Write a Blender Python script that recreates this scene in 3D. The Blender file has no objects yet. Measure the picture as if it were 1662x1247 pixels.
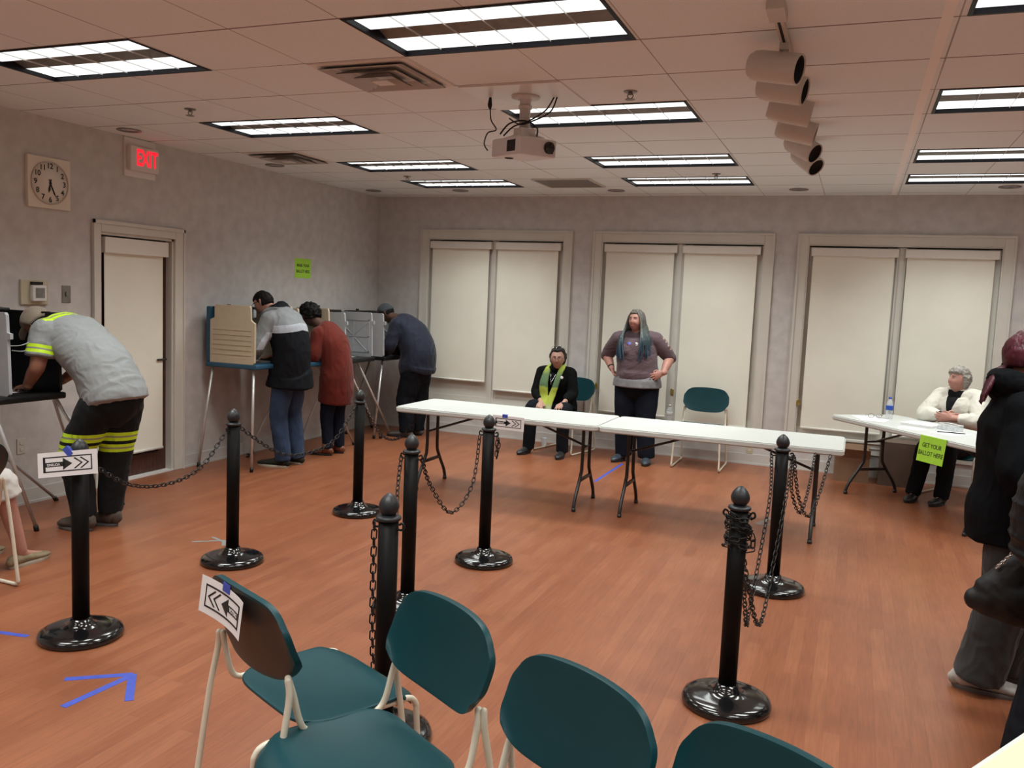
import bpy, bmesh, math, random
from mathutils import Vector, Matrix, noise
V = Vector
PI = math.pi
random.seed(7)
C = bpy.context.scene.collection
SC = bpy.context.scene

# ---------------------------------------------------------------- camera, exposure, world, lights
EXPOSURE = -0.32
LAMP_W = 26.0
STRIP_E = 1.6
cam_d = bpy.data.cameras.new('camera')
cam = bpy.data.objects.new('camera', cam_d); C.objects.link(cam)
cam_d.sensor_fit = 'HORIZONTAL'; cam_d.sensor_width = 36.0
cam_d.lens = 36.0 * 1391.0 / 1662.0
cam_d.clip_start = 0.05; cam_d.clip_end = 60
R3 = Matrix(((0.92688239, -0.07673392, 0.36742474), (0.37293838, 0.07743792, -0.92461902), (0.04249704, 0.99403988, 0.10039287)))
cam.matrix_world = Matrix.Translation((0, 0, 1.72)) @ R3.to_4x4()
SC.camera = cam
SC.view_settings.view_transform = 'Standard'; SC.view_settings.look = 'None'
SC.view_settings.gamma = 1; SC.view_settings.use_curve_mapping = False
SC.view_settings.exposure = EXPOSURE
w = bpy.data.worlds.new('world'); SC.world = w; w.use_nodes = True
w.node_tree.nodes['Background'].inputs[0].default_value = (0.02, 0.025, 0.035, 1)
w.node_tree.nodes['Background'].inputs[1].default_value = 0.3

CH = 2.92; LX = -5.76; BY = 9.66; RX = 5.4; FY = -3.6
LCX = (-4.07, -1.635, 0.915, 3.36)
LCY = (8.545, 7.325, 5.495, 3.665, 1.83, 0.0, -1.83)
for cx in LCX:
    for cy in LCY:
        ld = bpy.data.lights.new('troffer_lamp', 'AREA'); ld.shape = 'RECTANGLE'; ld.size = 1.16; ld.size_y = 0.5
        ld.energy = LAMP_W * (0.55 if (cx == 0.915 and cy == 7.325) else .5 if cx > 3 else 1.0); ld.color = (0.95, 1.0, 0.97); ld.spread = math.radians(120)
        lo = bpy.data.objects.new('troffer_lamp', ld); C.objects.link(lo); lo.location = (cx, cy, CH - 0.004)

# ---------------------------------------------------------------- materials
MATS = {}
def mat(name, col, rough=0.6, metal=0.0, var=0.0, scale=20.0, bump=0.0, bscale=None, emit=0.0, trans=0.0, sheen=0.0, stretch=None, coat=0.0, alpha=1.0, col2=None, spec=None):
    if name in MATS: return MATS[name]
    m = bpy.data.materials.new(name); m.use_nodes = True; MATS[name] = m
    nt = m.node_tree; N = nt.nodes; L = nt.links; b = N['Principled BSDF']
    b.inputs['Base Color'].default_value = (*col, 1); b.inputs['Roughness'].default_value = rough; b.inputs['Metallic'].default_value = metal
    if spec is not None: b.inputs['Specular IOR Level'].default_value = spec
    if trans: b.inputs['Transmission Weight'].default_value = trans
    if sheen: b.inputs['Sheen Weight'].default_value = sheen; b.inputs['Sheen Roughness'].default_value = .5
    if coat: b.inputs['Coat Weight'].default_value = coat; b.inputs['Coat Roughness'].default_value = .08
    if alpha < 1: b.inputs['Alpha'].default_value = alpha
    if emit: b.inputs['Emission Color'].default_value = (*col, 1); b.inputs['Emission Strength'].default_value = emit
    tc = N.new('ShaderNodeTexCoord'); mp = N.new('ShaderNodeMapping'); L.new(tc.outputs['Object'], mp.inputs[0])
    if stretch: mp.inputs['Scale'].default_value = stretch
    no = N.new('ShaderNodeTexNoise'); L.new(mp.outputs[0], no.inputs['Vector']); no.inputs['Scale'].default_value = scale; no.inputs['Detail'].default_value = 5
    mx = N.new('ShaderNodeMix'); mx.data_type = 'RGBA'
    c2 = col2 or tuple(max(0, c * (1 - var)) for c in col); c1 = col if col2 else tuple(min(1, c * (1 + var)) for c in col)
    mx.inputs['A'].default_value = (*c1, 1); mx.inputs['B'].default_value = (*c2, 1)
    rp = N.new('ShaderNodeMapRange'); rp.inputs[1].default_value = .35; rp.inputs[2].default_value = .65
    L.new(no.outputs[0], rp.inputs[0]); L.new(rp.outputs[0], mx.inputs[0]); L.new(mx.outputs['Result'], b.inputs['Base Color'])
    if bump:
        n2 = N.new('ShaderNodeTexNoise'); L.new(mp.outputs[0], n2.inputs['Vector']); n2.inputs['Scale'].default_value = bscale or scale * 3; n2.inputs['Detail'].default_value = 3
        bp = N.new('ShaderNodeBump'); bp.inputs['Strength'].default_value = bump; bp.inputs['Distance'].default_value = .01
        L.new(n2.outputs[0], bp.inputs['Height']); L.new(bp.outputs[0], b.inputs['Normal'])
    return m

def floor_mat():
    m = bpy.data.materials.new('floor_laminate'); m.use_nodes = True; nt = m.node_tree; N = nt.nodes; L = nt.links; b = N['Principled BSDF']
    tc = N.new('ShaderNodeTexCoord'); mp = N.new('ShaderNodeMapping'); mp.inputs['Rotation'].default_value = (0, 0, PI / 2)
    L.new(tc.outputs['Object'], mp.inputs[0])
    def brick(wd, h, off, c1, c2, mc, ms):
        br = N.new('ShaderNodeTexBrick'); L.new(mp.outputs[0], br.inputs['Vector']); br.offset = off; br.offset_frequency = 2
        br.inputs['Scale'].default_value = 1; br.inputs['Brick Width'].default_value = wd; br.inputs['Row Height'].default_value = h
        br.inputs['Mortar Size'].default_value = ms; br.inputs['Mortar Smooth'].default_value = .3; br.inputs['Color1'].default_value = c1; br.inputs['Color2'].default_value = c2; br.inputs['Mortar'].default_value = mc
        return br
    b1 = brick(.83, .066, .37, (.235, .075, .033, 1), (.280, .098, .044, 1), (.18, .055, .026, 1), .0008)
    mp2 = N.new('ShaderNodeMapping'); mp2.inputs['Scale'].default_value = (14, 1.0, 1); L.new(tc.outputs['Object'], mp2.inputs[0])
    gn = N.new('ShaderNodeTexNoise'); gn.inputs['Scale'].default_value = 5; gn.inputs['Detail'].default_value = 8; gn.inputs['Roughness'].default_value = .65; L.new(mp2.outputs[0], gn.inputs['Vector'])
    r = N.new('ShaderNodeMapRange'); r.inputs[1].default_value = .3; r.inputs[2].default_value = .7; r.inputs[3].default_value = .82; r.inputs[4].default_value = 1.16; L.new(gn.outputs[0], r.inputs[0])
    bn = N.new('ShaderNodeTexNoise'); bn.inputs['Scale'].default_value = 2.2; bn.inputs['Detail'].default_value = 3; L.new(tc.outputs['Object'], bn.inputs['Vector'])
    r2 = N.new('ShaderNodeMapRange'); r2.inputs[1].default_value = .3; r2.inputs[2].default_value = .7; r2.inputs[3].default_value = .93; r2.inputs[4].default_value = 1.07; L.new(bn.outputs[0], r2.inputs[0])
    mu = N.new('ShaderNodeMath'); mu.operation = 'MULTIPLY'; L.new(r.outputs[0], mu.inputs[0]); L.new(r2.outputs[0], mu.inputs[1])
    vm = N.new('ShaderNodeVectorMath'); vm.operation = 'SCALE'; L.new(b1.outputs[0], vm.inputs[0]); L.new(mu.outputs[0], vm.inputs['Scale'])
    L.new(vm.outputs[0], b.inputs['Base Color']); b.inputs['Roughness'].default_value = .36; b.inputs['Specular IOR Level'].default_value = .5
    bp = N.new('ShaderNodeBump'); bp.inputs['Strength'].default_value = .08; bp.inputs['Distance'].default_value = .002; L.new(gn.outputs[0], bp.inputs['Height']); L.new(bp.outputs[0], b.inputs['Normal'])
    return m

def ceil_mat():
    m = bpy.data.materials.new('ceiling_tiles'); m.use_nodes = True; nt = m.node_tree; N = nt.nodes; L = nt.links; b = N['Principled BSDF']
    geo = N.new('ShaderNodeNewGeometry'); sp = N.new('ShaderNodeSeparateXYZ'); L.new(geo.outputs['Position'], sp.inputs[0])
    wn = N.new('ShaderNodeTexNoise'); wn.inputs['Scale'].default_value = 1.1; wn.inputs['Detail'].default_value = 1; L.new(geo.outputs['Position'], wn.inputs['Vector'])
    def M2(op, a, b_):
        n = N.new('ShaderNodeMath'); n.operation = op
        for i, x in enumerate((a, b_)):
            if isinstance(x, (int, float)): n.inputs[i].default_value = x
            elif x is not None: L.new(x, n.inputs[i])
        return n.outputs[0]
    def line(c, off, wd):
        q = M2('FLOORED_MODULO', M2('ADD', c, -off + .305), .61)
        d = M2('ABSOLUTE', M2('SUBTRACT', q, .305), None)
        # joint width wanders where tiles sag apart
        return M2('LESS_THAN', d, M2('MULTIPLY', wn.outputs[0], wd))
    lx = line(sp.outputs[0], -2.24, .006); lx2 = line(sp.outputs[0], .29, .006)
    right = M2('GREATER_THAN', sp.outputs[0], .05)
    lxx = M2('ADD', M2('MULTIPLY', lx, M2('SUBTRACT', 1, right)), M2('MULTIPLY', lx2, right))
    ly = line(sp.outputs[1], 3.36, .010)
    ln = M2('MINIMUM', M2('ADD', M2('MULTIPLY', lxx, .7), ly), 1)
    # the wide painted main runner
    band = M2('LESS_THAN', M2('ABSOLUTE', M2('SUBTRACT', sp.outputs[0], .245), None), .022)
    n1 = N.new('ShaderNodeTexNoise'); n1.inputs['Scale'].default_value = 90; n1.inputs['Detail'].default_value = 2; L.new(geo.outputs['Position'], n1.inputs['Vector'])
    vo = N.new('ShaderNodeTexVoronoi'); vo.inputs['Scale'].default_value = 85; L.new(geo.outputs['Position'], vo.inputs['Vector'])
    spk = M2('MULTIPLY', M2('LESS_THAN', vo.outputs['Distance'], .22), M2('GREATER_THAN', n1.outputs[0], .53))
    mx = N.new('ShaderNodeMix'); mx.data_type = 'RGBA'; mx.inputs['A'].default_value = (.81, .86, .87, 1); mx.inputs['B'].default_value = (.64, .66, .66, 1); L.new(M2('MULTIPLY', spk, .6), mx.inputs[0])
    m2 = N.new('ShaderNodeMix'); m2.data_type = 'RGBA'; L.new(mx.outputs['Result'], m2.inputs['A']); m2.inputs['B'].default_value = (.22, .18, .16, 1)
    L.new(M2('MULTIPLY', ln, M2('SUBTRACT', 1, band)), m2.inputs[0])
    m3 = N.new('ShaderNodeMix'); m3.data_type = 'RGBA'; L.new(m2.outputs['Result'], m3.inputs['A']); m3.inputs['B'].default_value = (.92, .90, .87, 1); L.new(band, m3.inputs[0])
    L.new(m3.outputs['Result'], b.inputs['Base Color']); b.inputs['Roughness'].default_value = .9; b.inputs['Specular IOR Level'].default_value = .2
    return m

M_wall = mat('wallpaper', (.585, .565, .55), .62, var=.07, scale=9, bump=.08, bscale=60)
M_trim = mat('trim_paint', (.66, .64, .58), .45, var=.03, scale=3)
M_base = mat('baseboard_vinyl', (.58, .56, .53), .5, var=.05, scale=4)
M_shade = mat('shade_fabric', (.88, .87, .76), .8, var=.03, scale=2, bump=.03, bscale=400)
M_case = mat('shade_cassette', (.80, .78, .72), .5, var=.01)
M_dkwood = mat('door_wood', (.075, .028, .020), .35, var=.3, scale=8, stretch=(8, 8, 1))
M_glassdk = mat('night_glass', (.012, .013, .015), .08, var=.01)
M_blk = mat('black_enamel', (.006, .006, .0065), .14, var=.1, coat=.4)
M_blkm = mat('black_pole_paint', (.005, .0042, .0038), .5, var=.1, spec=.13)
M_blkp = mat('black_plastic', (.009, .0095, .010), .42, var=.15, spec=.35)
M_dkgrey = mat('finial_grey', (.022, .024, .027), .42, var=.15)
M_teal = mat('teal_plastic', (.004, .044, .054), .40, var=.05, scale=6, bump=.05, bscale=700, spec=.32)
M_tealb = mat('black_shell_plastic', (.022, .020, .019), .4, var=.1)
M_cream = mat('cream_tube', (.72, .66, .53), .35, var=.04)
M_table = mat('table_plastic', (.57, .585, .56), .45, var=.02, scale=4, bump=.04, bscale=300)
M_steel = mat('brown_steel', (.022, .020, .019), .42, var=.1)
M_alu = mat('aluminium_tube', (.60, .59, .58), .35, metal=.5, var=.05)
M_boothg = mat('booth_grey', (.42, .44, .46), .5, var=.03)
M_boothb = mat('booth_beige', (.56, .475, .34), .55, var=.03)
M_blue = mat('booth_blue', (.020, .085, .150), .45, var=.06)
M_paper = mat('white_paper', (.83, .82, .83), .7, var=.01)
M_ink = mat('black_ink', (.015, .015, .015), .6)
M_green = mat('green_paper', (.42, .80, .055), .6, var=.03)
M_tape = mat('blue_tape', (.045, .075, .42), .55, var=.08)
M_lamp = mat('lamp_diffuser', (.93, 1.0, 1.0), .4, emit=STRIP_E)
M_trof = mat('troffer_metal', (.008, .007, .011), .5, spec=.2)
M_baf = mat('troffer_baffle', (.20, .20, .19), .4, metal=.35, var=.1)
M_lou = mat('louvre_blade', (.75, .78, .78), .4)
M_white = mat('white_paint', (.76, .74, .71), .45, var=.02)
M_track = mat('track_white', (.60, .57, .52), .45, var=.02)
M_red = mat('exit_red', (1.0, .012, .03), .4, emit=1.5)
M_brass = mat('brass', (.45, .36, .10), .35, metal=.6)
M_plate = mat('steel_plate', (.27, .26, .25), .35, metal=.8, var=.1)
M_ivory = mat('ivory_plastic', (.55, .50, .36), .5)
M_chrome = mat('chrome', (.75, .75, .76), .15, metal=1.0)
M_card = mat('cardboard', (.26, .155, .09), .8, var=.12, scale=6)
M_card2 = mat('cardboard_dark', (.12, .08, .06), .8, var=.12, scale=6)
M_clear = mat('clear_plastic', (.80, .85, .88), .15, alpha=.38)
M_blab = mat('bottle_blue', (.02, .08, .42), .4)

# ---------------------------------------------------------------- mesh helpers
class MB:
    def __init__(s): s.v = []; s.f = []; s.m = []; s.sm = []
    def add(s, vs, fs, mi=0, smooth=False, X=None):
        o = len(s.v)
        for p in vs:
            p = V(p); s.v.append(X @ p if X else p)
        for f in fs: s.f.append(tuple(i + o for i in f)); s.m.append(mi); s.sm.append(smooth)
        return s
    def box(s, a, b, mi=0, X=None, bev=0.0):
        x0, y0, z0 = (min(a[i], b[i]) for i in range(3)); x1, y1, z1 = (max(a[i], b[i]) for i in range(3))
        if bev > 0:
            bm = bmesh.new(); bmesh.ops.create_cube(bm, size=1)
            bmesh.ops.scale(bm, vec=(x1 - x0, y1 - y0, z1 - z0), verts=bm.verts)
            bmesh.ops.translate(bm, vec=((x0 + x1) / 2, (y0 + y1) / 2, (z0 + z1) / 2), verts=bm.verts)
            bmesh.ops.bevel(bm, geom=bm.edges[:], offset=min(bev, .49 * min(x1 - x0, y1 - y0, z1 - z0)), segments=2, affect='EDGES', profile=.5)
            bm.verts.index_update()
            s.add([v.co.copy() for v in bm.verts], [[v.index for v in f.verts] for f in bm.faces], mi, False, X); bm.free(); return s
        vs = [(x0, y0, z0), (x1, y0, z0), (x1, y1, z0), (x0, y1, z0), (x0, y0, z1), (x1, y0, z1), (x1, y1, z1), (x0, y1, z1)]
        return s.add(vs, [(0, 3, 2, 1), (4, 5, 6, 7), (0, 1, 5, 4), (1, 2, 6, 5), (2, 3, 7, 6), (3, 0, 4, 7)], mi, False, X)
    def lathe(s, prof, n=32, mi=0, X=None, flute=0):
        vs = []; fs = []
        for r, z in prof:
            for k in range(n):
                a = 2 * PI * k / n; rr = max(r, 1e-4) * (1 + (flute * (.5 + .5 * math.cos(a * 8)) if flute else 0))
                vs.append((rr * math.cos(a), rr * math.sin(a), z))
        for i in range(len(prof) - 1):
            for k in range(n):
                k2 = (k + 1) % n; fs.append((i * n + k, i * n + k2, (i + 1) * n + k2, (i + 1) * n + k))
        if prof[0][0] < .02: fs.append(tuple(range(n - 1, -1, -1)))
        if prof[-1][0] < .02: fs.append(tuple((len(prof) - 1) * n + k for k in range(n)))
        if prof[0][0] >= .02 and prof[-1][0] >= .02:
            q = (len(prof) - 1) * n
            for k in range(n): fs.append((q + k, q + (k + 1) % n, (k + 1) % n, k))
        return s.add(vs, fs, mi, True, X)
    def cyl(s, p, q, r, n=12, mi=0, r2=None):
        return s.tube([V(p), V(q)], [r, r2 if r2 else r], n=n, mi=mi, cap=0, sub=1)
    def tube(s, pts, rad, n=12, mi=0, side=None, cap=1, sub=6, rough=0, closed=False, smooth=True):
        """loft along a path; rad entries are r or (r_side, r_other)"""
        pts = [V(p) for p in pts]; K = len(pts)
        if not hasattr(rad, '__len__'): rad = [rad] * K
        rad = [(r, r) if not hasattr(r, '__len__') else tuple(r) for r in rad]
        P = []; Rr = []
        if sub <= 1 and not closed: P = pts[:]; Rr = rad[:]
        else:
            seg = K if closed else K - 1
            for i in range(seg):
                if closed: p0, p1, p2, p3 = pts[(i - 1) % K], pts[i], pts[(i + 1) % K], pts[(i + 2) % K]; a, b = rad[i], rad[(i + 1) % K]
                else: p0 = pts[max(i - 1, 0)]; p1 = pts[i]; p2 = pts[i + 1]; p3 = pts[min(i + 2, K - 1)]; a, b = rad[i], rad[i + 1]
                for j in range(sub):
                    t = j / sub; t2 = t * t; t3 = t2 * t
                    P.append(.5 * ((2 * p1) + (p2 - p0) * t + (2 * p0 - 5 * p1 + 4 * p2 - p3) * t2 + (3 * p1 - p0 - 3 * p2 + p3) * t3))
                    u = t * t * (3 - 2 * t) * .5 + t * .5; Rr.append((a[0] + (b[0] - a[0]) * u, a[1] + (b[1] - a[1]) * u))
            if not closed: P.append(pts[-1]); Rr.append(rad[-1])
        K = len(P); T = []
        for i in range(K):
            if closed: d = P[(i + 1) % K] - P[(i - 1) % K]
            else: d = P[min(i + 1, K - 1)] - P[max(i - 1, 0)]
            T.append(d.normalized() if d.length > 1e-9 else V((0, 0, 1)))
        u = V(side) if side is not None else (V((0, 0, 1)) if abs(T[0].z) < .9 else V((1, 0, 0)))
        rings = []
        for i in range(K):
            if side is not None and callable(getattr(side, '__call__', None)): u = side(i)
            base = V(side) if side is not None else u
            u = (base - T[i] * base.dot(T[i])).normalized(); w_ = T[i].cross(u)
            rings.append((P[i], u.copy(), w_, Rr[i], T[i]))
        if cap and not closed:
            p, a, b, r, t = rings[0]; q, a2, b2, r2, t2 = rings[-1]; m0 = min(r) * cap; m1 = min(r2) * cap
            pre = [(p - t * m0 * math.sin(x), a, b, (r[0] * math.cos(x), r[1] * math.cos(x)), t) for x in (1.35, .9, .45)]
            post = [(q + t2 * m1 * math.sin(x), a2, b2, (r2[0] * math.cos(x), r2[1] * math.cos(x)), t2) for x in (.45, .9, 1.35)]
            rings = pre + rings + post
        vs = []; fs = []
        for p, a, b, r, t in rings:
            for k in range(n):
                an = 2 * PI * k / n; vs.append(p + a * (r[0] * math.cos(an)) + b * (r[1] * math.sin(an)))
        Q = len(rings)
        for i in range(Q if closed else Q - 1):
            i2 = (i + 1) % Q
            for k in range(n):
                k2 = (k + 1) % n; fs.append((i * n + k, i * n + k2, i2 * n + k2, i2 * n + k))
        if not closed: fs.append(tuple(range(n - 1, -1, -1))); fs.append(tuple((Q - 1) * n + k for k in range(n)))
        return s.add(vs, fs, mi, smooth)
    def ball(s, c, r, X=None, n=20, mi=0):
        r = (r, r, r) if not hasattr(r, '__len__') else r; X = X or Matrix.Identity(3); c = V(c)
        vs = []; fs = []; m = n // 2
        for i in range(m + 1):
            th = PI * i / m if 0 < i < m else (.001 if i == 0 else PI - .001)
            for k in range(n):
                a = 2 * PI * k / n; vs.append(c + X @ V((r[0] * math.sin(th) * math.cos(a), r[1] * math.sin(th) * math.sin(a), r[2] * math.cos(th))))
        for i in range(m):
            for k in range(n): k2 = (k + 1) % n; fs.append((i * n + k, (i + 1) * n + k, (i + 1) * n + k2, i * n + k2))
        fs.append(tuple(range(n))); fs.append(tuple(m * n + k for k in range(n - 1, -1, -1)))
        return s.add(vs, fs, mi, True)
    def prism(s, poly, h, X=None, mi=0):
        """2D polygon (x,y) extruded by h along z"""
        n = len(poly); vs = [(x, y, 0) for x, y in poly] + [(x, y, h) for x, y in poly]
        fs = [tuple(range(n - 1, -1, -1)), tuple(range(n, 2 * n))] + [(i, (i + 1) % n, n + (i + 1) % n, n + i) for i in range(n)]
        return s.add(vs, fs, mi, False, X)
    def mesh(s, name, mats):
        me = bpy.data.meshes.new(name); me.from_pydata([tuple(v) for v in s.v], [], s.f)
        for m in mats: me.materials.append(m)
        for p, mi, sm in zip(me.polygons, s.m, s.sm): p.material_index = mi; p.use_smooth = sm
        me.update(); return me
    def obj(s, name, mats, parent=None, loc=None, rotz=0):
        if not isinstance(mats, (list, tuple)): mats = [mats]
        o = bpy.data.objects.new(name, s.mesh(name, mats)); C.objects.link(o)
        if parent: o.parent = parent
        if loc is not None: o.location = loc
        if rotz: o.rotation_euler = (0, 0, rotz)
        return o

def thing(name, label, cat, loc=(0, 0, 0), rotz=0, group=None):
    o = bpy.data.objects.new(name, None); C.objects.link(o); o.empty_display_size = .1
    o.location = loc; o.rotation_euler = (0, 0, rotz); return tag(o, label, cat, group)
def tag(o, label, cat, group=None):
    o['label'] = label; o['category'] = cat
    if group: o['group'] = group
    return o
def struct(o): o['kind'] = 'structure'; return o
def dup(root, loc, rotz, label, group=None):
    def cp(o, par):
        c = o.copy(); C.objects.link(c); c.parent = par
        for ch in [k for k in bpy.data.objects if k.parent == o]: cp(ch, c)
        return c
    r = cp(root, None); r.location = loc; r.rotation_euler = (0, 0, rotz); r['label'] = label
    if group: r['group'] = group
    return r
def rbox_mod(o, wd, seg=3):
    m = o.modifiers.new('bevel', 'BEVEL'); m.width = wd; m.segments = seg; m.limit_method = 'ANGLE'; m.angle_limit = .6; return o
def text_obj(txt, size, mt, parent, X, name='lettering', depth=.0006, align='CENTER', bold=0.0, sx=1.0):
    cu = bpy.data.curves.new(name, 'FONT'); cu.body = txt; cu.size = size; cu.align_x = align; cu.align_y = 'CENTER'; cu.extrude = depth; cu.offset = bold; cu.resolution_u = 3
    t = bpy.data.objects.new(name, cu); C.objects.link(t); dg = bpy.context.evaluated_depsgraph_get()
    me = bpy.data.meshes.new_from_object(t.evaluated_get(dg)); bpy.data.objects.remove(t)
    me.transform(X @ Matrix.Diagonal((sx, 1, 1, 1))); me.materials.clear(); me.materials.append(mt)
    o = bpy.data.objects.new(name, me); C.objects.link(o)
    if parent: o.parent = parent
    return o
def frame(o, x, z):
    """4x4 with local x along x, local normal along z"""
    x = V(x).normalized(); z = V(z).normalized(); y = z.cross(x).normalized(); x = y.cross(z)
    return Matrix(((x.x, y.x, z.x, o[0]), (x.y, y.y, z.y, o[1]), (x.z, y.z, z.z, o[2]), (0, 0, 0, 1)))
#==SETTING==
# ---------------------------------------------------------------- the room
fl = MB().box((LX - .1, FY, -.1), (RX, BY + .1, 0)).obj('floor', floor_mat()); struct(fl)
# ceiling: slab with an opening over every recessed fixture
def ceiling():
    ho = [(cx - .6, cx + .6, cy - .3, cy + .3) for cx in LCX for cy in LCY]
    xs = sorted({LX - .1, RX} | {h[0] for h in ho} | {h[1] for h in ho}); ys = sorted({FY, BY + .1} | {h[2] for h in ho} | {h[3] for h in ho})
    m = MB()
    for i in range(len(xs) - 1):
        for j in range(len(ys) - 1):
            cx = (xs[i] + xs[i + 1]) / 2; cy = (ys[j] + ys[j + 1]) / 2
            if any(h[0] < cx < h[1] and h[2] < cy < h[3] for h in ho): continue
            m.box((xs[i], ys[j], CH), (xs[i + 1], ys[j + 1], CH + .03))
    return struct(m.obj('ceiling', ceil_mat()))
ceiling()
def wall(name, axis, pos, u0, u1, holes, thick=.2, back=True):
    m = MB(); us = sorted({u0, u1} | {h[0] for h in holes} | {h[1] for h in holes})
    def bx(a, b, z0, z1):
        if axis == 'y': m.box((a, pos, z0), (b, pos + thick, z1))
        else: m.box((pos, a, z0), (pos + thick, b, z1))
    for a, b in zip(us, us[1:]):
        h = [q for q in holes if q[0] <= a and b <= q[1]]
        if not h: bx(a, b, 0, CH + .03)
        else:
            if h[0][2] > 0: bx(a, b, 0, h[0][2])
            bx(a, b, h[0][3], CH + .03)
    return struct(m.obj(name, M_wall))
WIN = [(-5.03, -3.25), (-2.79, -.98), (-.535, 1.285)]
wall('wall_back', 'y', BY, LX - .2, RX, [(a, b, .38, 2.41) for a, b in WIN] )
wall('wall_left', 'x', LX, FY, BY + .1, [(5.28, 6.10, 0, 2.11)], thick=-.2)
wall('wall_right', 'x', RX, FY, BY, []); wall('wall_front', 'y', FY, LX, RX, [], thick=-.2)
# baseboards
m = MB(); m.box((LX, BY - .012, 0), (RX, BY, .115)); m.box((LX, BY - .02, 0), (RX, BY, .018)); struct(m.obj('baseboard_back', M_base))
m = MB()
for a, b in ((FY, 5.20), (6.21, BY - .012)): m.box((LX, a, 0), (LX + .012, b, .115)); m.box((LX, a, 0), (LX + .02, b, .018))
struct(m.obj('baseboard_left', M_base))

def shade(x0, x1, y, ztop, zbot, label, zc=.085, fab=None):
    t = thing('roller_shade', label, 'window shade', ((x0 + x1) / 2, y, ztop), 0, 'cream roller shades'); h = (x1 - x0) / 2; d = ztop - zbot
    MB().box((-h, -.035, -zc), (h, .035, 0), bev=.004).obj('cassette', M_case, t)
    g = MB(); nx = 10; nz = 24; vs = []
    for j in range(nz + 1):
        for i in range(nx + 1):
            u = i / nx; z = -.06 - (d - .075) * j / nz
            vs.append((-h + .02 + (2 * h - .055) * u, .004 * noise.noise(V((u * 3, z * 1.5, x0))) * (j / nz), z))
    n0 = len(vs); vs += [(a, b + .0015, c) for a, b, c in vs]; fs = []
    for j in range(nz):
        for i in range(nx):
            k = j * (nx + 1) + i; fs.append((k, k + 1, k + nx + 2, k + nx + 1)); fs.append((n0 + k, n0 + k + nx + 1, n0 + k + nx + 2, n0 + k + 1))
    g.add(vs, fs, 0, True); g.obj('fabric', M_shade, t)
    MB().tube([(-h + .02, 0, -d + .012), (h - .035, 0, -d + .012)], [.013, .013], n=10, cap=0, sub=1).obj('hem_bar', M_case, t)
    return t
zb = [(.66, .57), (.43, .39), (.45, .45)]
WL = ['left', 'middle', 'right']
for wi, (a, b) in enumerate(WIN):
    W0 = struct(bpy.data.objects.new('window_%d' % (wi + 1), None)); C.objects.link(W0); W0.location = (0, BY, 0)
    cw = .105
    m = MB()
    # casing with a stepped moulding
    for (x0, x1, z0, z1) in ((a - cw, a, .30, 2.52), (b, b + cw, .30, 2.52), (a, b, 2.41, 2.52)):
        m.box((x0, -.022, z0), (x1, 0, z1), bev=.004)
    for (x0, x1, z0, z1) in ((a - cw, a - cw + .022, .30, 2.52), (b + cw - .022, b + cw, .30, 2.52), (a - cw + .022, b + cw - .022, 2.498, 2.52)):
        m.box((x0, -.034, z0), (x1, -.022, z1))
    for (x0, x1, z0, z1) in ((a - .012, a + .012, .38, 2.41), (b - .012, b + .012, .38, 2.41), (a + .012, b - .012, 2.398, 2.418)):
        m.box((x0, -.012, z0), (x1, .10, z1))
    m.obj('casing', M_trim, W0)
    m = MB(); m.box((a - cw, -.045, .355), (b + cw, .10, .385), bev=.006); m.box((a - cw, -.028, .30), (b + cw, 0, .355), bev=.004); m.box((a - cw + .02, -.018, .235), (b + cw - .02, 0, .30)); m.obj('sill', M_trim, W0)
    c = (a + b) / 2
    m = MB(); m.box((c - .045, .03, .3855), (c + .045, .084, 2.395)); m.box((c - .02, .018, .3855), (c + .02, .03, 2.395))
    for x0, x1 in ((a, c), (c, b)):
        m.box((x0 + .002, .050, .386), (x0 + .13, .082, 2.39)); m.box((x1 - .13, .050, .386), (x1 - .002, .082, 2.39)); m.box((x0 + .004, .046, .3865), (x1 - .004, .078, .80)); m.box((x0 + .006, .036, .387), (x1 - .006, .046, .47)); m.box((x0 + .004, .054, 2.26), (x1 - .004, .076, 2.388))
    m.obj('sash_frame', M_trim, W0)
    MB().box((a + .002, .085, .387), (b - .002, .09, 2.398)).obj('pane', M_glassdk, W0)
    for k, (s0, s1) in enumerate(((a + .035, c - .03), (c + .03, b - .035))):
        shade(s0, s1, BY + .035 - .04, 2.375, zb[wi][k], 'cream roller shade over the %s half of the %s back window' % (('left', 'right')[k], WL[wi]))
    for lx_ in {0: (), 1: (a + .02, c + .0), 2: (a + .02, c + .02)}[wi]:
        m = MB(); m.box((lx_ - .018, -.03 if lx_ < a + .1 else .005, .70), (lx_ + .018, -.012 if lx_ < a + .1 else .018, .76), bev=.004); m.tube([(lx_, -.035, .745), (lx_ + .005, -.05, .77)], .008, n=8, sub=1); m.obj('latch', M_brass, W0)

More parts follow.
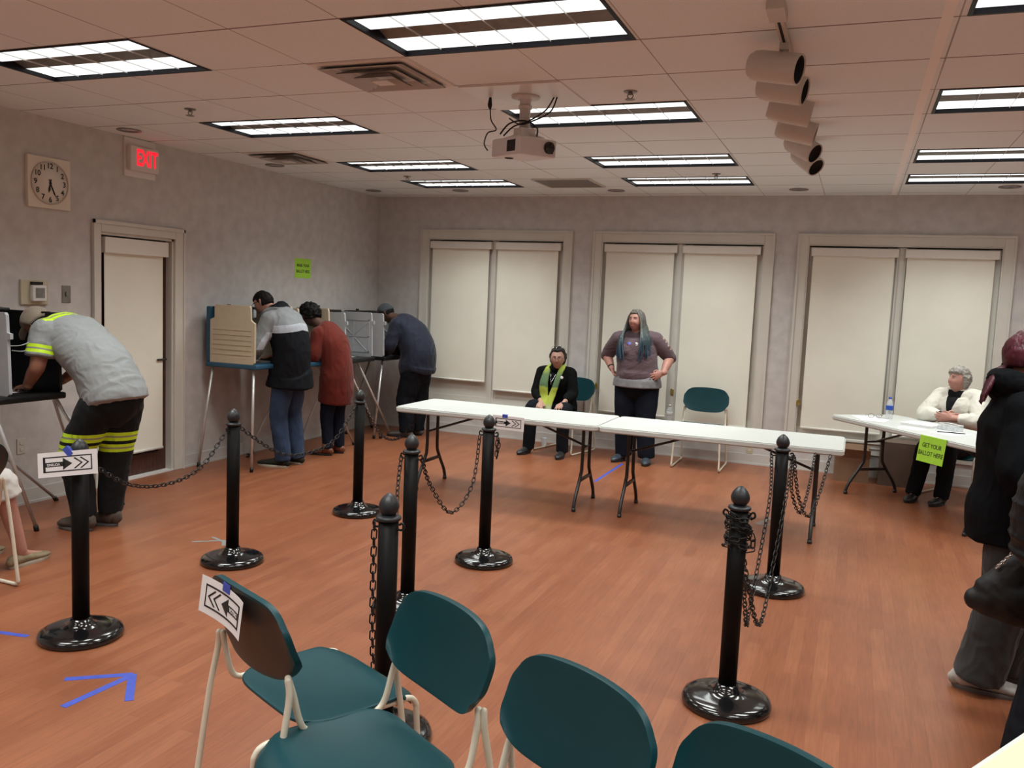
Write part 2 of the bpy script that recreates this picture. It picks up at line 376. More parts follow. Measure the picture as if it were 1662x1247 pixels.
# left door: casing, dark leaf, glass, shade
D = struct(bpy.data.objects.new('door_1', None)); C.objects.link(D); D.location = (LX, 0, 0)
m = MB()
for y0, y1, z0, z1 in ((5.20, 5.28, 0, 2.19), (6.10, 6.21, 0, 2.19), (5.28, 6.10, 2.11, 2.19)): m.box((0, y0, z0), (.025, y1, z1), bev=.005)
for y0, y1, z0, z1 in ((5.20, 5.215, 0, 2.205), (6.195, 6.21, 0, 2.205), (5.20, 6.21, 2.175, 2.205)): m.box((.02, y0, z0), (.036, y1, z1))
m.box((-.16, 5.28, 0), (0, 5.30, 2.11)); m.box((-.16, 6.08, 0), (0, 6.10, 2.11)); m.box((-.16, 5.28, 2.09), (0, 6.10, 2.11))
m.obj('door_frame', M_trim, D)
m = MB(); X0 = -.115; X1 = -.07
m.box((X0, 5.30, .01), (X1, 5.39, 2.09)); m.box((X0, 5.99, .01), (X1, 6.08, 2.09)); m.box((X0, 5.39, .01), (X1, 5.99, .19)); m.box((X0, 5.39, 1.98), (X1, 5.99, 2.09))
m.obj('door_leaf', M_dkwood, D); MB().box((-.10, 5.39, .19), (-.09, 5.99, 1.98)).obj('pane', M_glassdk, D)
MB().box((-.16, 5.28, 0), (.01, 6.10, .012)).obj('threshold', M_white, D)
m = MB(); m.tube([(-.07, 6.035, 1.03), (-.02, 6.035, 1.03), (-.015, 6.0, 1.03), (-.015, 5.93, 1.03)], .009, n=10, sub=3); m.box((-.072, 6.015, .95), (-.064, 6.055, 1.10), bev=.002); m.obj('door_handle', M_steel, D)
t = shade(0, .70, 0, 0, -1.86, 'cream roller shade hanging on the dark wooden door', zc=.13); t.location = (LX - .028, 5.685, 2.075); t.rotation_euler = (0, 0, PI / 2)
m = MB(); m.box((LX, 4.20, .0), (LX + .03, 4.36, CH - .45)); m.box((LX + .03, 4.34, 0), (LX + .04, 4.36, CH - .45)); struct(m.obj('trim_1', M_trim))
# scuffs on the casing by the door stay as small dark marks
# ---------------------------------------------------------------- ceiling fixtures
def troffer():
    t = thing('ceiling_light', '', 'ceiling light', (0, 0, CH))
    m = MB(); o = .6; d = .3
    m.box((-o, -d, -.004), (o, -d + .018, .05)); m.box((-o, d - .018, -.004), (o, d, .05)); m.box((-o, -d + .018, -.004), (-o + .018, d - .018, .05)); m.box((o - .018, -d + .018, -.004), (o, d - .018, .05)); m.box((-o, -d, .05), (o, d, .055))
    m.obj('housing', M_trof, t)
    for s in (-1, 1): MB().box((-.578, s * .175 - .098, .018), (.578, s * .175 + .098, .022)).obj('diffuser', M_lamp, t)
    m = MB(); m.add([(-.578, -.078, .018), (-.578, 0, .04), (-.578, .078, .018), (.578, -.078, .018), (.578, 0, .04), (.578, .078, .018)], [(0, 1, 4, 3), (1, 2, 5, 4)]); m.obj('center_baffle', M_baf, t)
    m = MB()
    for k in range(1, 6): m.box((-.578 + k * 1.156 / 6 - .0008, -.275, .010), (-.578 + k * 1.156 / 6 + .0008, .275, .018))
    m.obj('louvre', M_lou, t); return t
cols = ['left', 'middle', 'right']; rows = ['fourth row back, nearest the window wall', 'third row back', 'second row back', 'front row, nearest the camera']
T0 = None
for ci, cx in enumerate(LCX):
    for ri, cy in enumerate(LCY):
        if ci < 3 and ri < 4: lb = 'recessed fluorescent ceiling light, %s column, %s' % (cols[ci], rows[ri])
        else: lb = 'recessed fluorescent ceiling light beyond the edge of the picture'
        if T0 is None: T0 = troffer(); T0.location = (cx, cy, CH); T0['label'] = lb; T0['group'] = 'recessed ceiling lights'
        else: dup(T0, (cx, cy, CH), 0, lb, 'recessed ceiling lights')
def lathe_thing(name, label, cat, loc, parts, group=None):
    t = thing(name, label, cat, loc, 0, group)
    for nm, prof, mt in parts: MB().lathe(prof, 24).obj(nm, mt, t)
    return t
DL = [(-5.50, 5.34, 'over the exit sign'), (-5.44, 7.11, 'near the left wall past the exit sign'), (-5.46, 9.01, 'in the far left corner'), (-4.34, 9.06, 'above the left window'), (-2.52, 9.15, 'between the left and middle windows'), (-.64, 9.15, 'between the middle and right windows'), (1.2, 9.07, 'above the right end of the right window')]
for x, y, wh in DL:
    lathe_thing('downlight', 'small round recessed downlight ' + wh, 'downlight', (x, y, CH), [('trim_ring', [(.055, -.001), (.092, -.001), (.095, -.006), (.09, -.009), (.062, -.006), (.055, -.001)], M_plate), ('bulb', [(.001, -.004), (.03, -.004), (.045, .0), (.001, .001)], M_chrome)], 'downlights')
for x, y, wh in [(-4.38, 4.79, 'near the exit sign'), (-4.42, 7.95, 'between the far left light panels'), (-1.30, 4.91, 'right of the projector mount'), (-1.29, 8.06, 'between the far middle light panels')]:
    t = lathe_thing('sprinkler_head', 'pendant sprinkler head ' + wh, 'sprinkler', (x, y, CH), [('escutcheon', [(.001, 0), (.04, 0), (.036, -.006), (.001, -.007)], M_plate), ('deflector', [(.001, -.044), (.028, -.044), (.028, -.047), (.001, -.047)], M_plate)], 'sprinkler heads')
    m = MB(); m.tube([(0, 0, 0), (0, 0, -.02)], .012, n=10, cap=0, sub=1); m.tube([(-.012, 0, -.015), (-.016, 0, -.03), (0, 0, -.046)], .003, n=6); m.tube([(.012, 0, -.015), (.016, 0, -.03), (0, 0, -.046)], .003, n=6); m.obj('body', M_plate, t)
def diffuser(x, y, label):
    t = thing('ceiling_vent', label, 'air vent', (x, y, CH), 0, 'square air diffusers')
    MB().box((-.295, -.295, -.006), (.295, .295, 0)).obj('panel', mat('vent_panel', (.80, .77, .73), .6), t)
    for k, (a, b) in enumerate(((.26, .20), (.19, .13), (.12, .06))):
        m = MB(); z0 = -.006; z1 = -.022 - .01 * k
        q = [(-a, -a, z1), (a, -a, z1), (a, a, z1), (-a, a, z1), (-b, -b, z0), (b, -b, z0), (b, b, z0), (-b, b, z0)]
        m.add(q, [(0, 1, 5, 4), (1, 2, 6, 5), (2, 3, 7, 6), (3, 0, 4, 7)]); m.add([(x_, y_, z_ + .004) for x_, y_, z_ in q], [(4, 5, 1, 0), (5, 6, 2, 1), (6, 7, 3, 2), (7, 4, 0, 3)])
        m.obj('louvre_ring', mat('vent_ring', (.42, .40, .38), .5), t)
    MB().box((-.05, -.05, -.045), (.05, .05, -.04)).obj('center_plate', M_white, t)
diffuser(-2.545, 4.275, 'square stepped air diffuser left of the projector mount'); diffuser(-4.985, 6.72, 'square stepped air diffuser between the exit sign and the far lights')
t = thing('return_grille', 'dark square perforated return grille beside the farthest middle light', 'air vent', (-2.86, 8.545, CH)); MB().box((-.295, -.295, -.008), (.295, .295, 0)).obj('face_plate', mat('grille_face', (.19, .165, .15), .6, var=.2, scale=120), t)
m = MB()
for s in (-1, 1): m.box((-.3, s * .3 - .012, -.012), (.3, s * .3 + .012, 0)); m.box((s * .3 - .012, -.288, -.012), (s * .3 + .012, .288, 0))
m.obj('rim', M_track, t)

# projector on its mount
t = thing('ceiling_projector', 'white ceiling projector with round lens on a pole mount', 'projector', (-1.93, 4.88, CH))
MB().box((-.31, -.28, -.008), (.31, .32, 0), bev=.003).obj('mounting_plate', mat('mount_plate', (.80, .79, .78), .3), t)
m = MB(); m.lathe([(.001, -.008), (.085, -.008), (.085, -.018), (.05, -.024), (.033, -.03), (.033, -.2), (.001, -.2)], 28); m.obj('pole', M_white, t)
MB().lathe([(.034, -.06), (.04, -.062), (.04, -.08), (.034, -.082)], 24).obj('clamp_ring', M_white, t)
Xp = Matrix.Translation((.0, 0, -.31)) @ Matrix.Rotation(math.radians(-38), 4, 'Z') @ Matrix.Rotation(math.radians(3), 4, 'Y')
m = MB(); m.box((-.05, -.05, .05), (.05, .05, .115), X=Xp, bev=.006); m.tube([Xp @ V((-.04, .0, .09)), Xp @ V((-.13, -.07, .055))], .008, sub=1); m.tube([Xp @ V((.04, .0, .09)), Xp @ V((.11, .07, .055))], .008, sub=1); m.tube([Xp @ V((-.04, .03, .09)), Xp @ V((-.13, .10, .055))], .008, sub=1); m.obj('bracket', M_white, t)
m = MB(); m.box((-.165, -.13, -.055), (.165, .13, .05), X=Xp, bev=.012); m.obj('body', mat('projector_shell', (.70, .69, .70), .4), t)
m = MB()
for k in range(9): m.box((-.166 + .0, -.12 + k * .009 + .13, -.035), (-.168, -.115 + k * .009 + .13, .03), X=Xp)
for k in range(11): m.box((.03 + k * .009, -.132, -.035), (.035 + k * .009, -.13, .03), X=Xp)
m.obj('vent', M_trof, t)
Xl = Xp @ Matrix.Translation((.165, .075, -.0)) @ Matrix.Rotation(PI / 2, 4, 'Y')
m = MB(); m.box((.164, .055, -.032), (.168, .105, .028), X=Xp, bev=.001); m.lathe([(.001, .004), (.03, .004), (.034, .012), (.036, 0), (.001, 0)], 24, X=Xl); m.obj('lens', M_blk, t)
MB().lathe([(.02, -.001), (.028, -.001), (.026, -.005), (.02, -.005)], 20, X=Xp @ Matrix.Translation((-.08, -.05, -.055))).obj('foot', M_blkp, t)
m = MB(); m.tube([(-.22, -.02, -.008), (-.222, -.02, -.05), (-.22, -.02, -.07)], [.008, .014, .009], n=10); m.tube([(-.22, -.02, -.06), (-.21, -.02, -.14), (-.17, -.03, -.2), (-.22, -.04, -.22), (-.245, -.03, -.28), (-.235, .0, -.315)], .004, n=8)
m.tube([(.16, .05, -.01), (.12, .02, -.09), (.03, -.03, -.16), (-.05, -.05, -.19), (-.11, -.05, -.24)], .0045, n=8); m.tube([(.18, .05, -.01), (.15, .02, -.1), (.05, -.04, -.165), (-.02, -.045, -.175), (-.12, .05, -.12)], .0045, n=8)
m.tube([(-.12, -.08, -.235), (-.06, -.09, -.18), (.03, -.08, -.165), (.1, -.06, -.2), (.105, -.06, -.25)], .005, n=8); m.obj('cable', M_blkp, t)

# track with six spot heads
t = thing('track_rail', 'white ceiling track rail carrying six spotlights', 'lighting track', (-.39, 5.6, CH))
m = MB(); m.box((-.018, -1.95, -.035), (.018, 2.0, 0), bev=.003); m.obj('rail', M_track, t)
MB().box((-.006, -1.9, -.0365), (.006, 1.9, -.034)).obj('slot', M_trof, t)
m = MB(); m.box((-.035, -2.02, -.04), (.035, -1.85, 0), bev=.004); m.obj('feed_box', M_track, t)
HD = [(4.06, -14, 0), (4.45, -8, 0), (4.95, 8, 0), (5.5, 2, 2), (6.05, -28, 16), (6.55, -36, 24)]
WHD = ['nearest and largest', 'second from the near end', 'third from the near end', 'fourth from the near end', 'fifth from the near end', 'farthest, its lamp face showing']
for k, (y, yaw, dn) in enumerate(HD):
    t = thing('track_spotlight', 'cylindrical cream track spotlight, %s' % WHD[k], 'spotlight', (-.39, y, CH - .035), 0, 'track spotlights')
    X = Matrix.Translation((-.03, 0, -.10)) @ Matrix.Rotation(math.radians(yaw), 4, 'Z') @ Matrix.Rotation(math.radians(90 + 12 + dn), 4, 'Y')
    MB().lathe([(.001, -.12), (.05, -.12), (.063, -.10), (.067, -.07), (.067, .10), (.0665, .11), (.060, .11), (.060, .03), (.001, .025)], 32, X=X).obj('housing', M_track, t)
    MB().lathe([(.001, .05), (.055, .06), (.0595, .105), (.0595, .06), (.05, .04), (.001, .04)], 28, X=X).obj('baffle', M_blkp, t)
    m = MB(); m.box((-.02, -.02, -.03), (.02, .02, 0)); m.tube([(0, 0, -.02), (-.005, 0, -.06)], .01, n=10, sub=1); m.box((-.012, -.006, -.075), (.004, .006, -.03)); m.obj('yoke', M_track, t)

# ---------------------------------------------------------------- things on the left wall
t = thing('wall_clock', 'square white wall clock with black numerals above the thermostat', 'clock', (LX, 4.80, 2.43))
XW = frame((0, 0, 0), (0, 1, 0), (1, 0, 0))
MB().box((0, -.185, -.19), (.03, .185, .19), bev=.004).obj('case', mat('clock_case', (.78, .72, .62), .5), t)
MB().lathe([(.001, .031), (.155, .031), (.155, .034), (.001, .034)], 48, X=XW).obj('dial', mat('clock_dial', (.80, .76, .68), .5), t)
MB().lathe([(.155, .030), (.162, .030), (.162, .040), (.155, .040)], 48, X=XW).obj('bezel', mat('clock_bezel', (.60, .54, .46), .4), t)
for k in range(1, 13):
    a = math.radians(90 - 30 * k); text_obj(str(k), .056, M_ink, t, XW @ Matrix.Translation((.125 * math.cos(a), .125 * math.sin(a), .0345)), 'numeral', bold=.0012)
for a, l, wd in ((-101, .075, .009), (-66, .115, .006)):
    X = XW @ Matrix.Translation((0, 0, .037)) @ Matrix.Rotation(math.radians(a), 4, 'Z')
    MB().prism([(-.03, -wd / 2), (l * .7, -wd), (l, 0), (l * .7, wd), (-.03, wd / 2)], .002, X).obj('hand', M_ink, t)
m = MB(); m.tube([XW @ V((0, 0, .035)), XW @ V((0, 0, .043))], .009, n=12, cap=0, sub=1); m.obj('hub', M_ink, t)

t = thing('exit_sign', 'white wall sign with glowing red EXIT letters', 'exit sign', (LX, 5.70, 2.75))
MB().box((0, -.17, -.155), (.012, .17, .165), bev=.002).obj('backing_plate', mat('exit_plate', (.80, .78, .74), .5), t)
MB().box((.012, -.15, -.105), (.06, .165, .10), bev=.008).obj('housing', mat('exit_box', (.74, .70, .66), .5), t)
text_obj('EXIT', .185, M_red, t, XW @ Matrix.Translation((.03, .0, .061)), 'lettering', bold=.005, sx=.62)

t = thing('thermostat', 'square white thermostat on an ivory backing plate', 'thermostat', (LX, 4.67, 1.61))
MB().box((0, -.115, -.095), (.02, .115, .09), bev=.003).obj('backing_plate', M_ivory, t); MB().box((.02, -.045, -.07), (.055, .075, .05), bev=.008).obj('case', M_white, t); MB().box((.055, -.022, -.045), (.057, .055, .03)).obj('screen', M_plate, t); MB().box((.02, -.04, .055), (.045, .05, .075)).obj('top_strip', M_blkp, t)
t = thing('light_switch', 'brushed steel switch plate between thermostat and door', 'switch', (LX, 4.96, 1.60)); MB().box((0, -.04, -.07), (.006, .04, .065), bev=.002).obj('plate', M_plate, t); MB().box((.006, -.009, -.02), (.014, .009, .015)).obj('toggle', M_plate, t)
def outlet(name, loc, X, label, mt):
    t = thing(name, label, 'wall outlet', loc, 0); m = MB().box((-.036, -.058, 0), (.036, .058, .006), X=X, bev=.002); m.obj('plate', mt, t)
    for s in (-1, 1): MB().box((-.014, s * .024 - .014, .006), (.014, s * .024 + .014, .009), X=X, bev=.003).obj('socket', M_track, t)
outlet('wall_outlet', (LX, 4.55, .45), XW, 'pale outlet plate low on the left wall under the voting booth', M_track)
XB = frame((0, 0, 0), (1, 0, 0), (0, -1, 0))
outlet('wall_outlet', (-.99, BY, .18), XB, 'ivory outlet low on the back wall right of the empty chair', M_ivory)
outlet('wall_outlet', (-.62, BY, .18), XB, 'outlet low on the back wall behind the wide table end', M_ivory)
outlet('wall_outlet', (-2.95, BY, .20), XB, 'pale outlet low on the back wall behind the seated scarf wearer', M_track)

def green_sign(name, label, X, lines, wd, hgt, size, z_text=.0012, fold=0):
    t = thing(name, label, 'sign', X.to_translation()); X0 = Matrix.Translation(-X.to_translation()) @ X
    m = MB(); m.box((-wd / 2, -hgt, 0), (wd / 2, 0, .0008), X=X0)
    if fold: m.box((-wd / 2, -.0008, -fold), (wd / 2, 0, 0), X=X0)
    m.obj('sheet', M_green, t)
    for k, s in enumerate(lines): text_obj(s, size, M_ink, t, X0 @ Matrix.Translation((0, -hgt * (.36 + .30 * k), z_text)), bold=.0006, sx=.86)
green_sign('paper_sign', 'bright green MARK YOUR BALLOT HERE sheet on the left wall', frame((LX + .001, 8.05, 2.05), (0, 1, 0), (1, 0, 0)), ['MARK YOUR', 'BALLOT HERE'], .30, .215, .046)
#==THINGS==
# ---------------------------------------------------------------- stanchions and chain
def make_stanchion(label):
    t = thing('stanchion', label, 'stanchion', (0, 0, 0), 0, 'black crowd control stanchions')
    MB().lathe([(.001, 0), (.182, 0), (.19, .008), (.191, .02), (.184, .036), (.165, .045), (.13, .050), (.09, .054), (.065, .062), (.052, .076), (.046, .095), (.001, .096)], 64).obj('base', M_blk, t)
    MB().lathe([(.001, .06), (.0385, .06), (.0385, .872), (.001, .872)], 32).obj('pole', M_blkm, t)
    MB().lathe([(.036, .862), (.046, .866), (.049, .872), (.046, .879), (.036, .882), (.026, .886), (.001, .886)], 32).obj('collar', M_dkgrey, t)
    MB().lathe([(.018, .882), (.026, .888), (.034, .898), (.0385, .911), (.0385, .921), (.035, .934), (.028, .947), (.018, .958), (.008, .966), (.001, .968)], 48, flute=.035).obj('finial', M_dkgrey, t)
    for e in (1, -1): MB().tube([(e * .034, 0, .835), (e * .055, 0, .832), (e * .066, 0, .842), (e * .06, 0, .858), (e * .048, 0, .852)], .0045, n=8).obj('chain_hook', M_blkp, t)
    return t
ST = [((-3.365, 2.965), 'black stanchion at left wearing a white VOTING arrow sign'),
      ((-3.511, 4.224), 'black stanchion between the signed post and the voter row, chained both sides'),
      ((-3.491, 5.643), 'farthest black stanchion, in front of the red coat voter'),
      ((-2.168, 4.037), 'black stanchion just behind the one at the teal chairs'),
      ((-2.134, 5.005), 'black stanchion standing before the left end of the long tables'),
      ((-1.583, 2.782), 'nearest black stanchion, rising behind the teal chairs, its base hidden'),
      ((-.401, 3.689), 'black stanchion with chain wound around its top'),
      ((-.358, 5.38), 'black stanchion in front of the right end of the long tables')]
S0 = None; SP = []
for k_, ((x, y), lb) in enumerate(ST):
    a = PI / 2 if k_ < 3 else 0
    if S0 is None: S0 = make_stanchion(lb); S0.location = (x, y, 0); S0.rotation_euler = (0, 0, a)
    else: dup(S0, (x, y, 0), a, lb)
    SP.append(V((x, y, 0)))
def chain_path(pts, n=400):
    m = MB(); out = []
    K = len(pts)
    for i in range(K - 1):
        p0 = pts[max(i - 1, 0)]; p1 = pts[i]; p2 = pts[i + 1]; p3 = pts[min(i + 2, K - 1)]
        for j in range(40):
            t = j / 40; out.append(.5 * ((2 * p1) + (p2 - p0) * t + (2 * p0 - 5 * p1 + 4 * p2 - p3) * t * t + (3 * p1 - p0 - 3 * p2 + p3) * t ** 3))
    out.append(pts[-1]); return out
def chain(pts, label, pitch=.0335, catenary=None):
    pts = [V(p) for p in pts]
    if catenary is not None:
        a, b = pts; s = catenary; pts = []
        for k in range(13):
            t = k / 12; p = a.lerp(b, t); c = (math.cosh((t - .5) * 4) - math.cosh(2)) / (math.cosh(2) - 1); p = p + V((0, 0, s * c)); pts.append(p)
    P = chain_path(pts); base = P[0].copy(); m = MB(); acc = 0; k = 0; nxt = 0; i = 1
    # one stadium ring per link, alternate links a quarter turn apart
    d = [0]
    for a, b in zip(P, P[1:]): d.append(d[-1] + (b - a).length)
    def at(s):
        nonlocal i
        while i < len(d) - 1 and d[i] < s: i += 1
        a = d[i - 1]; b = d[i]; return P[i - 1].lerp(P[i], (s - a) / max(b - a, 1e-9)), (P[i] - P[i - 1]).normalized()
    s = pitch / 2
    while s < d[-1]:
        c, T = at(s); up = V((0, 0, 1)) if abs(T.z) < .95 else V((1, 0, 0)); u = T.cross(up).normalized(); w_ = T.cross(u)
        n1 = (u + w_ if k % 2 else u - w_).normalized(); L = pitch * .36; r = .0085
        ring = []
        for q in range(12):
            a = 2 * PI * q / 12; x = math.cos(a) * r + (L * (1 if math.cos(a) > 0 else -1)); ring.append(c - base + T * x + n1 * (math.sin(a) * .0105))
        m.tube(ring, .0030, n=6, closed=True, sub=1, side=T.cross(n1)); s += pitch; k += 1
    o = m.obj('chain', M_blkp, None, base); return tag(o, label, 'chain', 'black plastic chain lengths')
HZ = .84
def hook(i, dx, dy, z=HZ): return SP[i - 1] + V((dx, dy, z))
chain([hook(1, .0, .062), V((-3.40, 3.30, .68)), V((-3.43, 3.60, .625)), V((-3.47, 3.90, .665)), hook(2, .0, -.062)], 'black chain sagging from the signed left post to the next one')
chain([hook(2, .0, .062), V((-3.50, 4.65, .63)), V((-3.50, 4.95, .575)), V((-3.49, 5.29, .62)), hook(3, .0, -.062)], 'black chain sagging in front of the two booth voters with coats')
chain([hook(3, .0, .062), V((-3.53, 6.06, .55)), V((-3.56, 6.40, .48)), V((-3.60, 6.72, .57)), V((-3.64, 6.90, .695))], 'black chain from the farthest post to the left table end')
chain([hook(4, .062, .0), V((-2.165, 4.27, .64)), V((-2.155, 4.53, .43)), V((-2.145, 4.80, .55)), hook(5, -.062, .0)], 'deep sagging black chain between the two middle posts')
chain([hook(5, .062, .0), hook(5, .064, -.012, .76), hook(5, .064, -.006, .70), hook(5, .066, .012, .755), hook(5, .066, .008, .82)], 'short loop of black chain on the right side of the fifth post')
chain([hook(4, -.062, .0, .84), V((-2.16, 3.88, .70)), V((-2.02, 3.62, .47)), V((-1.90, 3.35, .24)), V((-1.75, 3.05, .11)), V((-1.66, 2.86, .14)), V((-1.645, 2.79, .40)), V((-1.645, 2.782, .84))], 'long slack black chain drooping beside the nearest post')
chain([hook(8, -.062, .0), V((-.385, 5.06, .66)), V((-.395, 4.75, .36)), V((-.40, 4.45, .16)), V((-.385, 4.18, .19)), V((-.385, 3.98, .40)), V((-.398, 3.84, .60)), hook(7, -.012, .055, .80)], 'left strand of doubled black chain hanging between the two right posts')
chain([hook(8, .062, -.004), V((-.30, 5.02, .62)), V((-.32, 4.70, .32)), V((-.33, 4.42, .155)), V((-.34, 4.18, .21)), V((-.365, 3.98, .43)), V((-.388, 3.85, .62)), hook(7, .008, .055, .82)], 'right strand of doubled black chain hanging between the two right posts')
chain([hook(8, .066, .004), V((-.30, 5.62, .58)), V((-.25, 5.86, .39)), V((-.22, 6.12, .50)), V((-.205, 6.50, .70))], 'left strand of black chain from right post to table corner')
chain([hook(8, .07, .006, .83), V((-.26, 5.66, .54)), V((-.20, 5.92, .36)), V((-.15, 6.18, .46)), V((-.10, 6.50, .70))], 'right strand of black chain from right post to table corner')
wr = []
for k in range(58):
    a = k * .62; rr = .047 + .004 * math.sin(k * 1.7); wr.append(hook(7, rr * math.cos(a), rr * math.sin(a), .85 - .0026 * k - .01 * math.sin(k * .4)))
wr += [hook(7, .06, 0, .70), hook(7, .045, -.03, .80), hook(7, -.03, -.045, .855)]
chain(wr, 'black chain wound several turns around the top of a stanchion')

# ---------------------------------------------------------------- VOTING arrow signs
def arrow_sign(X, label, name='paper_sign', flip=False, curve=0.0, tape=(0, 0)):
    """X maps sheet plane (x right, y up, z out) to the world; flip turns the print upside down and points it right"""
    t = thing(name, label, 'sign', X.to_translation(), 0, 'VOTING arrow sheets'); O = Matrix.Translation(-X.to_translation()) @ X
    Wd, Hh = .28, .115
    def bend(m):
        if curve:
            for q in m.v: q.z += curve * (q.x ** 2)
        m.v = [O @ q for q in m.v]; return m
    m = MB(); n = 12
    for i in range(n): m.box((-Wd / 2 + Wd * i / n, -Hh / 2, 0), (-Wd / 2 + Wd * (i + 1) / n, Hh / 2, .0006))
    bend(m).obj('sheet', M_paper, t)
    s = -1 if not flip else 1     # arrow direction
    m = MB(); a, b, k = .115, .036, .0055; z0, z1 = .0007, .0012
    def bx(x0, y0, x1, y1):
        q = 8
        for i in range(q): m.box((x0 + (x1 - x0) * i / q, y0, z0), (x0 + (x1 - x0) * (i + 1) / q, y1, z1))
    bx(-a, b - k, a, b); bx(-a, -b, a, -b + k); bx(s * a, -b, s * (a - k), b); bx(-s * a, -b, -s * (a - .011), b)
    bx(-s * (a - .008), -.0105, -s * .012, .0105)
    m.prism([(-s * .022, -.028), (s * .022, 0), (-s * .022, .028)][::1], z1 - z0, Matrix.Translation((0, 0, z0)))
    for x0 in (.028, .058):
        for e in (1, -1):
            m.prism([(s * x0, e * .024), (s * (x0 + .034), 0), (s * (x0 + .044), 0), (s * (x0 + .008), e * .026)], z1 - z0, Matrix.Translation((0, 0, z0)))
    bend(m).obj('arrow_print', M_ink, t)
    Xt = Matrix.Translation((-s * .066, 0, .0016 + curve * .066 ** 2)) @ (Matrix.Rotation(PI, 4, 'Z') if flip else Matrix.Identity(4))
    tx_ = text_obj('VOTING', .017, M_paper, t, Xt, bold=.0004, depth=.0002, sx=.95)
    for v in tx_.data.vertices: v.co = O @ V((v.co.x, v.co.y, v.co.z - curve * .066 ** 2 + curve * v.co.x ** 2 + .0003))
    m = MB(); tx, ta = tape; Xk = Matrix.Translation((tx, Hh / 2, .0018)) @ Matrix.Rotation(ta, 4, 'Z'); m.box((-.024, -.016, 0), (.024, .010, .0006), X=Xk); m.box((-.024, .010, -.024), (.024, .0106, .0006), X=Xk)
    m.v = [O @ q for q in m.v]; m.obj('tape', M_tape, t)
    return t
arrow_sign(frame((-3.362, 2.895, .862), (.94, .17, .16), (.34, -.90, .18)), 'white VOTING arrow sheet taped tilted to the top of the left stanchion', flip=True, tape=(.005, -.9))
arrow_sign(frame((-2.595, 6.482, .69), (1, 0, -.01), (0, -1, 0)), 'white VOTING arrow sheet taped to the front edge of the left table', flip=True, tape=(-.03, 0))

# ---------------------------------------------------------------- folding tables
def make_table(label, X=None):
    t = thing('folding_table', label, 'table', (0, 0, 0), 0, 'white plastic folding tables')
    L2, W2, top, th = .915, .375, .735, .045
    bm = bmesh.new(); r = .05; pts = []
    for cx, cy, a0 in ((L2 - r, W2 - r, 0), (-L2 + r, W2 - r, 90), (-L2 + r, -W2 + r, 180), (L2 - r, -W2 + r, 270)):
        for k in range(7): a = math.radians(a0 + 15 * k); pts.append((cx + r * math.cos(a), cy + r * math.sin(a)))
    f = bm.faces.new([bm.verts.new((x, y, top - th)) for x, y in pts]); g = bmesh.ops.extrude_face_region(bm, geom=[f]); bmesh.ops.translate(bm, vec=(0, 0, th), verts=[v for v in g['geom'] if isinstance(v, bmesh.types.BMVert)])
    bmesh.ops.recalc_face_normals(bm, faces=bm.faces); es = [e for e in bm.edges if abs(e.verts[0].co.z - e.verts[1].co.z) < 1e-6]
    bmesh.ops.bevel(bm, geom=es, offset=.009, segments=3, affect='EDGES'); me = bpy.data.meshes.new('tabletop'); bm.to_mesh(me); bm.free(); me.materials.append(M_table)
    o = bpy.data.objects.new('tabletop', me); C.objects.link(o); o.parent = t
    for s in (-1, 1):
        x = s * .725
        for e in (-1, 1):
            m = MB(); m.tube([(x, e * .10, top - th + .002), (x, e * .10, .36), (x + s * .0, e * .13, .27), (x, e * .24, .12), (x, e * .275, .05), (x, e * .28, 0.012)], .0145, n=12); m.tube([(x, e * .28, 0.0), (x, e * .28, .03)], .018, n=12, cap=0, sub=1); m.obj('leg', M_steel, t)
        m = MB(); m.tube([(x, -.155, .235), (x, .155, .235)], .011, n=10, cap=0, sub=1); m.box((x - .009, -.155, .222), (x + .009, .155, .248)); m.tube([(x, -.28 + .02, top - th - .006), (x, .26, top - th - .006)], .012, n=10, cap=0, sub=1); m.obj('crossbar', M_steel, t)
        m = MB(); m.tube([(x, -.10, .50), (x, .10, .50)], .009, n=8, cap=0, sub=1); m.tube([(x, 0, .50), (s * .22, 0, top - th - .012)], .010, n=8, cap=0, sub=1); m.box((s * .16 - .04, -.05, top - th - .02), (s * .16 + .04, .05, top - th + .002)); m.obj('brace', M_steel, t)
    return t
tb = make_table('left of the two long white folding tables, arrow sign on its edge'); tb.location = (-2.755, 6.865, 0)
dup(tb, (-.925, 6.885, -.004), 0, 'right of the two long white folding tables, butted against the left one')
ang = math.atan2(-.79, .615)
u3 = V((.615, -.79, 0)); v3 = V((.79, .615, 0)); c3_ = V((-.17, 8.72, 0)) + u3 * .915 + v3 * .375
dup(tb, (c3_.x, c3_.y, 0), ang, 'white folding table at right with papers and a water bottle on it')
u4 = V((.5, .866, 0)); c4_ = V((.305, 2.06, 0)) + V((.866, -.5, 0)) * .375 - u4 * .05
dup(tb, (c4_.x, c4_.y, 0), math.atan2(.866, .5), 'white table corner at the bottom right with a yellow sheet')
green_sign('paper_sign', 'bright green GET YOUR BALLOT HERE sheet hanging off the right table', frame(tuple(V((-.17, 8.72, .738)) + u3 * 1.335 - v3 * .0025), tuple(u3), tuple(-v3 + V((0, 0, .12)))), ['GET YOUR', 'BALLOT HERE'], .285, .215, .050, fold=.06)
def at3(s, q, z=.735): p = V((-.17, 8.72, z)) + u3 * s + v3 * q; return p
def flat(name, label, cat, p, wd, hh, rot, th=.001, mt=None, group=None):
    m = MB().box((-wd / 2, -hh / 2, 0), (wd / 2, hh / 2, th)); o = m.obj(name, mt or M_paper, None, p, rot); return tag(o, label, cat, group)
flat('paper_sheet', 'white sheet at the left end of the ballot table', 'paper', at3(.22, .25), .216, .28, .3, group='loose sheets on the ballot table')
